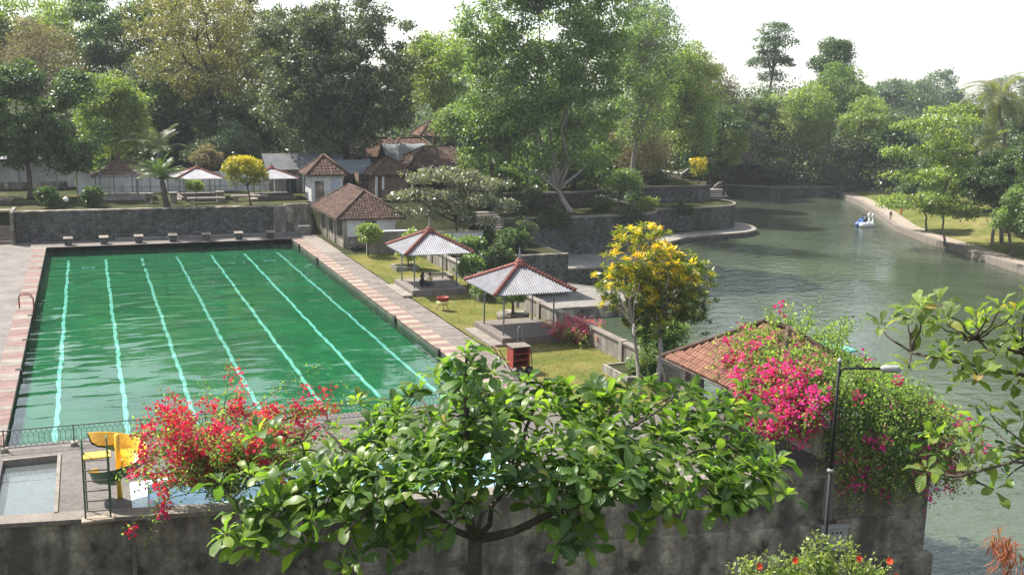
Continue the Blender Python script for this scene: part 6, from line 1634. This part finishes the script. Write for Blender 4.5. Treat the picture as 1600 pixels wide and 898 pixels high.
# ------------------------------------------------------------------ broad-leaved trees in the foreground: every big leaf its own piece
def broad_leaf_mesh(seed, curl, fold, mat):
    rng = np.random.default_rng(seed)
    stn = [(0, .02), (.1, .045), (.28, .105), (.48, .17), (.66, .21), (.82, .195), (.93, .12), (1.0, .015)]
    vs = []; fs = []
    for t_, w in stn:
        z = 0.10 * math.sin(math.pi * t_) - curl * t_ ** 2
        wv = 0.035 * rng.normal()
        vs += [(-w, t_, z + fold * w + wv), (0, t_, z), (w, t_, z + fold * w - wv)]
    for i in range(len(stn) - 1):
        k = i * 3
        fs += [(k, k + 1, k + 4, k + 3), (k + 1, k + 2, k + 5, k + 4)]
    me = bpy.data.meshes.new('leaf'); me.from_pydata(vs, [], fs); me.materials.append(mat)
    me.polygons.foreach_set('use_smooth', [True] * len(me.polygons)); me.update()
    return me

def rosette_leaves(center, axis, k, size, rng, elev=(-0.15, 1.0)):
    """matrices of k leaves radiating from a branch tip"""
    out = []
    ax = Vector(axis).normalized(); e1 = ax.orthogonal().normalized(); e2 = ax.cross(e1)
    ph = rng.random() * 6.28
    for i in range(k):
        a = ph + i * 2.399 + rng.normal() * 0.12; f = i / max(1, k - 1)
        el = elev[1] + (elev[0] - elev[1]) * f + rng.normal() * 0.15
        d = (e1 * math.cos(a) + e2 * math.sin(a)) * math.cos(el) + ax * math.sin(el)
        d = (d + Vector((0, 0, -0.05))).normalized()
        n_ = (ax - d * ax.dot(d)); n_ = n_.normalized() if n_.length > 1e-3 else d.orthogonal().normalized()
        n_ = (n_ + Vector(rng.normal(size=3)) * 0.22).normalized()
        x = d.cross(n_).normalized(); n2 = x.cross(d)
        s = size * (0.45 + 0.75 * rng.random()) * (0.7 + 0.3 * f)
        m_ = Matrix.Identity(4)
        p = Vector(center) + d * 0.03
        for r_ in range(3):
            m_[r_][0] = x[r_] * s; m_[r_][1] = d[r_] * s; m_[r_][2] = n2[r_] * s; m_[r_][3] = p[r_]
        out.append(m_)
    return out

def broad_tree(name, label, base, segs, tips, size, mat, seed, per=(7, 11), nobj=300):
    """segs = list of (points, radii) for the wood; tips = list of (point, axis, from point)"""
    rng = np.random.default_rng(seed)
    t = thing(name, label, 'tree', base)
    mb = MB()
    for i, (p, r_) in enumerate(segs):
        if i == 0: MB().tube(p, r_, 10).build('trunk', MT['bark'], t, True)
        else: mb.tube(p, r_, 7)
    mats = []
    for (p, ax, src) in tips:
        lp = limb(src, p, rng, 4, -0.04, 0.12); mb.tube(lp, [0.014, 0.012, 0.010, 0.008, 0.006], 5)
        mats += rosette_leaves(p, ax, int(rng.integers(per[0], per[1] + 1)), size, rng)
    mb.build('branches', MT['bark'], t, True)
    var = [broad_leaf_mesh(seed + i, c, f_, mat) for i, (c, f_) in enumerate(((0.10, 0.25), (0.22, 0.35), (0.03, 0.15), (0.32, 0.3), (0.15, -0.1)))]
    mats.sort(key=lambda m_: (m_.translation - CAM_POS).length)
    org = Matrix.Translation(-Vector(base))
    for i, m_ in enumerate(mats[:nobj]):
        o = link(bpy.data.objects.new('leaf', var[int(rng.integers(5))]), t); o.matrix_local = org @ m_
    rest = mats[nobj:]
    if rest:
        mb = MB()
        for m_ in rest:
            me = var[int(rng.integers(5))]
            mb.add([m_ @ v_.co for v_ in me.vertices], [tuple(p.vertices) for p in me.polygons])
        # rest of the leaves, joined; the colour comes from the attribute, one number per leaf
        o = mb.build('foliage', LEAFREST, t, True)
        at = o.data.attributes.new('v', 'FLOAT', 'POINT'); at.data.foreach_set('value', np.repeat(rng.random(len(rest)), 24).astype(np.float32))
        tag(o, kind='stuff')
    return t
LEAFREST = leaf_mat('broad_leaf_rest', G((0.0, (0.035, 0.08, 0.026)), (0.35, (0.07, 0.145, 0.036)), (0.7, (0.12, 0.22, 0.042)), (1, (0.19, 0.29, 0.05))), 0.44, 0.4, 0.4, 1.7, 1.0)

rx = Vector((0.926, -0.377, 0)).normalized(); fw = Vector((0.374, 0.908, 0)).normalized()   # the tree spreads along the slope
tb = Vector((8.03, -29.78, 4.1))
fk = Vector((8.09, -29.71, 7.75))
def loc_(a, b_, z): return Vector((8.09, -29.71, 0)) + rx * a + fw * b_ + Vector((0, 0, z))
rng = np.random.default_rng(120)
segs = [([tb, tb + Vector((0.03, 0.02, 1.6)), fk + Vector((0, 0, -0.9)), fk], [0.17, 0.12, 0.10, 0.095])]
mains = []
for tgt, r_ in ((loc_(1.15, -0.1, 8.25), 0.07), (loc_(-0.15, 0.1, 8.7), 0.07), (loc_(-1.2, 0.3, 8.35), 0.05), (loc_(-0.5, 0.9, 8.5), 0.045), (loc_(0.6, 1.0, 8.55), 0.045), (loc_(0.1, -0.5, 8.3), 0.04)):
    p = limb(fk, tgt, rng, 4, -0.08, 0.1); segs.append((p, [r_ * (1 - 0.1 * i) for i in range(5)])); mains.append(tgt)
sub = []
for i, m_ in enumerate((loc_(-0.15, 0.1, 10.2),)):
    p = limb(mains[1], m_, rng, 4, 0, 0.05); segs.append((p, [0.055, 0.045, 0.04, 0.03, 0.02])); sub += [Vector(q) for q in p]
for tgt, src in ((loc_(2.4, 0.4, 9.0), 0), (loc_(3.4, 0.2, 9.05), 0), (loc_(1.9, 1.3, 9.25), 0), (loc_(1.4, -0.9, 8.5), 0), (loc_(-2.2, 0.2, 8.6), 2), (loc_(-2.9, 0.0, 8.2), 2), (loc_(-2.3, 1.2, 8.9), 2), (loc_(-1.6, -0.9, 8.2), 2), (loc_(-0.9, 1.9, 9.1), 3), (loc_(0.9, 2.2, 9.3), 4), (loc_(2.8, 1.5, 9.3), 0)):
    p = limb(mains[src], tgt, rng, 5, 0.02, 0.1); segs.append((p, [0.034, 0.03, 0.026, 0.022, 0.018, 0.013])); sub += [Vector(q) for q in p[1:]]
allp = sub + mains
tips = []
def add_tip(p):
    src = min(allp, key=lambda q: (q - p).length)
    ax = Vector((rng.normal() * 0.3, rng.normal() * 0.3, 1.0)) + (p - Vector((8.3, -29.6, p.z - 1.5))) * 0.16
    tips.append((tuple(p), ax, tuple(src)))
    allp.append(src.lerp(p, 0.55))
for i in range(370):                                  # broad flat top layer
    a = -3.0 + 7.1 * rng.random(); b_ = -0.6 + 3.0 * rng.random()
    top = 9.02 + 0.16 * b_ - 0.055 * (a - 0.9) ** 2 * (1 if a < 0.9 else 0.3)
    if a < -2.0 and b_ > 1.6: continue
    add_tip(loc_(a, b_, top - 0.55 * rng.random() ** 1.3))
for i in range(30):                                   # drooping skirt on the left
    a = -3.2 + 3.0 * rng.random(); add_tip(loc_(a, -0.7 + 1.0 * rng.random(), (7.5 if a < -1.9 else 8.0) + 0.9 * rng.random()))
for i in range(24):                                   # lower tufts under the right half
    a = 0.6 + 2.2 * rng.random(); add_tip(loc_(a, -0.6 + 0.8 * rng.random(), 8.5 + 0.3 * rng.random()))
for i in range(22):                                   # upright leader
    add_tip(loc_(-0.15 + rng.normal() * 0.17, 0.05 + rng.normal() * 0.17, 8.95 + 1.35 * i / 21))
for i in range(34):                                   # ragged clusters hanging below the crown
    a = (-3.1 + 2.0 * rng.random()) if i < 12 else (-1.3 + 0.8 * rng.random() if i < 19 else 0.7 + 2.0 * rng.random())
    p = loc_(a, -0.75 + 1.0 * rng.random(), 7.45 + 0.9 * rng.random() + (0.35 if a > 0 else 0))
    tips.append((tuple(p), (rng.normal() * 0.5, -0.7 + rng.normal() * 0.4, 0.35), tuple(min(allp, key=lambda q: (q - p).length))))
for i in range(14):                                   # loose outer tips
    a = rng.choice([-1, 1]) * (2.9 + 0.8 * rng.random()) + 0.3
    add_tip(loc_(a, -0.4 + 2.0 * rng.random(), 8.35 + 0.5 * rng.random()))
broad_tree('broad_leaf_tree', 'spreading tree with big glossy leaves filling the lower middle', tuple(tb), segs, tips, 0.345, LEAFOBJ, 121, (8, 12), 300)

# tree reaching in from the right edge
rng = np.random.default_rng(130)
tb = Vector((13.6, -36.3, gz_(13.6, -36.3) - 0.2))
fk = Vector((13.4, -36.0, 10.6))
segs = [([tb, tb.lerp(fk, 0.5), fk], [0.16, 0.12, 0.10])]
allp = []
for tgt in ((12.2, -35.2, 11.55), (11.3, -34.75, 11.45), (10.75, -34.5, 11.3), (12.1, -35.1, 11.1), (11.9, -35.05, 10.35), (11.2, -34.9, 10.15), (12.3, -35.3, 10.0)):
    p = limb(fk, tgt, rng, 6, 0.03, 0.08); segs.append((p, [0.04, 0.034, 0.028, 0.022, 0.018, 0.014, 0.01])); allp += [Vector(q) for q in p[3:]]
tips = []
def rb(px_, z, dep=0.0):
    p = Vector((10.47, -34.33, 0)) + Vector((0.929, -0.369, 0)) * px_ + Vector((0.374, 0.908, 0)) * dep; return Vector((p.x, p.y, z))
for (a, z) in ((0.12, 11.45), (0.3, 11.6), (0.45, 11.35), (0.55, 11.62), (0.7, 11.5), (0.75, 11.2), (0.9, 11.62), (1.0, 11.35), (1.05, 11.05), (1.2, 11.6), (1.3, 11.3), (1.35, 11.0), (1.45, 11.5), (1.55, 11.15), (0.85, 11.0), (1.15, 11.75), (1.5, 11.8), (0.2, 11.2),
               (0.35, 11.75), (0.6, 11.75), (0.8, 11.75), (0.98, 11.8), (1.35, 11.75), (0.5, 11.5), (0.65, 11.3), (0.85, 11.4), (1.1, 11.45), (1.25, 11.45), (1.4, 11.3), (1.2, 11.15), (1.55, 11.4), (1.6, 11.65), (0.95, 11.15), (1.0, 10.2), (1.25, 10.2), (1.45, 10.3), (0.85, 10.35),
               (0.75, 10.3), (0.62, 10.05), (0.9, 10.1), (1.05, 10.35), (1.15, 10.0), (1.3, 10.4), (1.4, 10.15), (1.5, 9.95), (1.2, 10.65), (1.5, 10.6)):
    p = rb(a + 0.02, z, rng.normal() * 0.25)
    src = min(allp, key=lambda q: (q - p).length)
    tips.append((tuple(p), (rng.normal() * 0.35 - 0.2, rng.normal() * 0.35, 1.0), tuple(src)))
broad_tree('overhanging_tree', 'leafy branches reaching in from the right edge over the lake', tuple(tb), segs, tips, 0.25, LEAFOBJ2, 131, (6, 9), 300)

# hibiscus bush under the lamp post
rng = np.random.default_rng(140)
def hib_lobes():
    return [(14.2, -29.2, 5.4, 0.62, 0.6, 0.85), (13.3, -28.95, 5.45, 0.40, 0.4, 0.75), (13.75, -29.1, 5.6, 0.3, 0.3, 0.7), (15.15, -29.65, 5.5, 0.34, 0.4, 0.85), (14.6, -29.5, 5.95, 0.32, 0.35, 0.6), (14.25, -29.2, 6.1, 0.2, 0.28, 0.5)]
hz = gz_(14.3, -29.3) - 0.1
t = tree('hibiscus_bush', 'green hibiscus bush with orange red flowers at the bottom edge', (14.3, -29.3, hz), (14.3, -29.3, 4.6, 6.6, 1.0), 3400, 0.085, 'light', tr=0.05, seed=141, per=26, clump=0.10, flat=1.2, lobes=hib_lobes(), cat='bush', nl=8, nt=60, aspect=0.5)
pm = MB()
for k in range(5):
    a = 2 * math.pi * k / 5; e = Vector((math.cos(a), math.sin(a), 0.35)); s_ = Vector((-math.sin(a), math.cos(a), 0)) * 0.55
    pm.add([(0, 0, 0), e * 0.6 - s_, e * 1.05 - s_ * 0.6 + Vector((0, 0, -0.05)), e * 1.05 + s_ * 0.6 + Vector((0, 0, -0.05)), e * 0.6 + s_], [(0, 1, 2, 3, 4)])
pm.tube([(0, 0, 0), (0, 0, 0.9)], 0.05, 5)
fme = bpy.data.meshes.new('flower'); fme.from_pydata(pm.v, [], pm.f); fme.materials.append(FLOWER); fme.update()
for (x, y, z) in ((13.25, -29.05, 6.2), (13.3, -29.3, 5.98), (13.8, -29.25, 6.3), (15.2, -29.85, 6.33), (15.25, -29.98, 6.12), (13.95, -29.55, 6.05), (14.65, -29.75, 6.42)):
    o = link(bpy.data.objects.new('flower', fme), t); o.location = Vector((x, y, z)) - Vector((14.3, -29.3, hz)); o.scale = (0.055,) * 3; o.rotation_euler = (0.9, 0.2 * rng.normal(), rng.random() * 1.0 - 0.5)
# thin red-brown twig at the lower right
tz = gz_(13.2, -33.8)
t = tree('redbrown_sapling', 'wispy sapling with reddish brown drooping leaves at the lower right', (13.15, -33.8, tz - 0.1), (13.14, -33.82, 8.25, 8.75, 0.28), 150, 0.16, 'redtwig', 'twig', tr=0.012, seed=150, k=4, per=9, clump=0.05, flat=1, aspect=0.12, droop=1.6, nl=6, nt=12, fork=0.2, cat='sapling')

# ------------------------------------------------------------------ air: thin haze over the whole valley
hm = bpy.data.materials.new('haze_air'); hm.use_nodes = True
hn = hm.node_tree.nodes; hn.remove(hn['Principled BSDF'])
pv = hn.new('ShaderNodeVolumePrincipled')
pv.inputs['Color'].default_value = (0.86, 0.92, 1.0, 1); pv.inputs['Density'].default_value = 0.00024; pv.inputs['Anisotropy'].default_value = 0.1
hm.node_tree.links.new(pv.outputs[0], hn['Material Output'].inputs['Volume'])
ho = MB().box(-190, 430, -130, 430, -8.6, 33.5).build('haze', hm)
tag(ho, 'thin pale haze hanging over the valley', 'haze', kind='stuff')
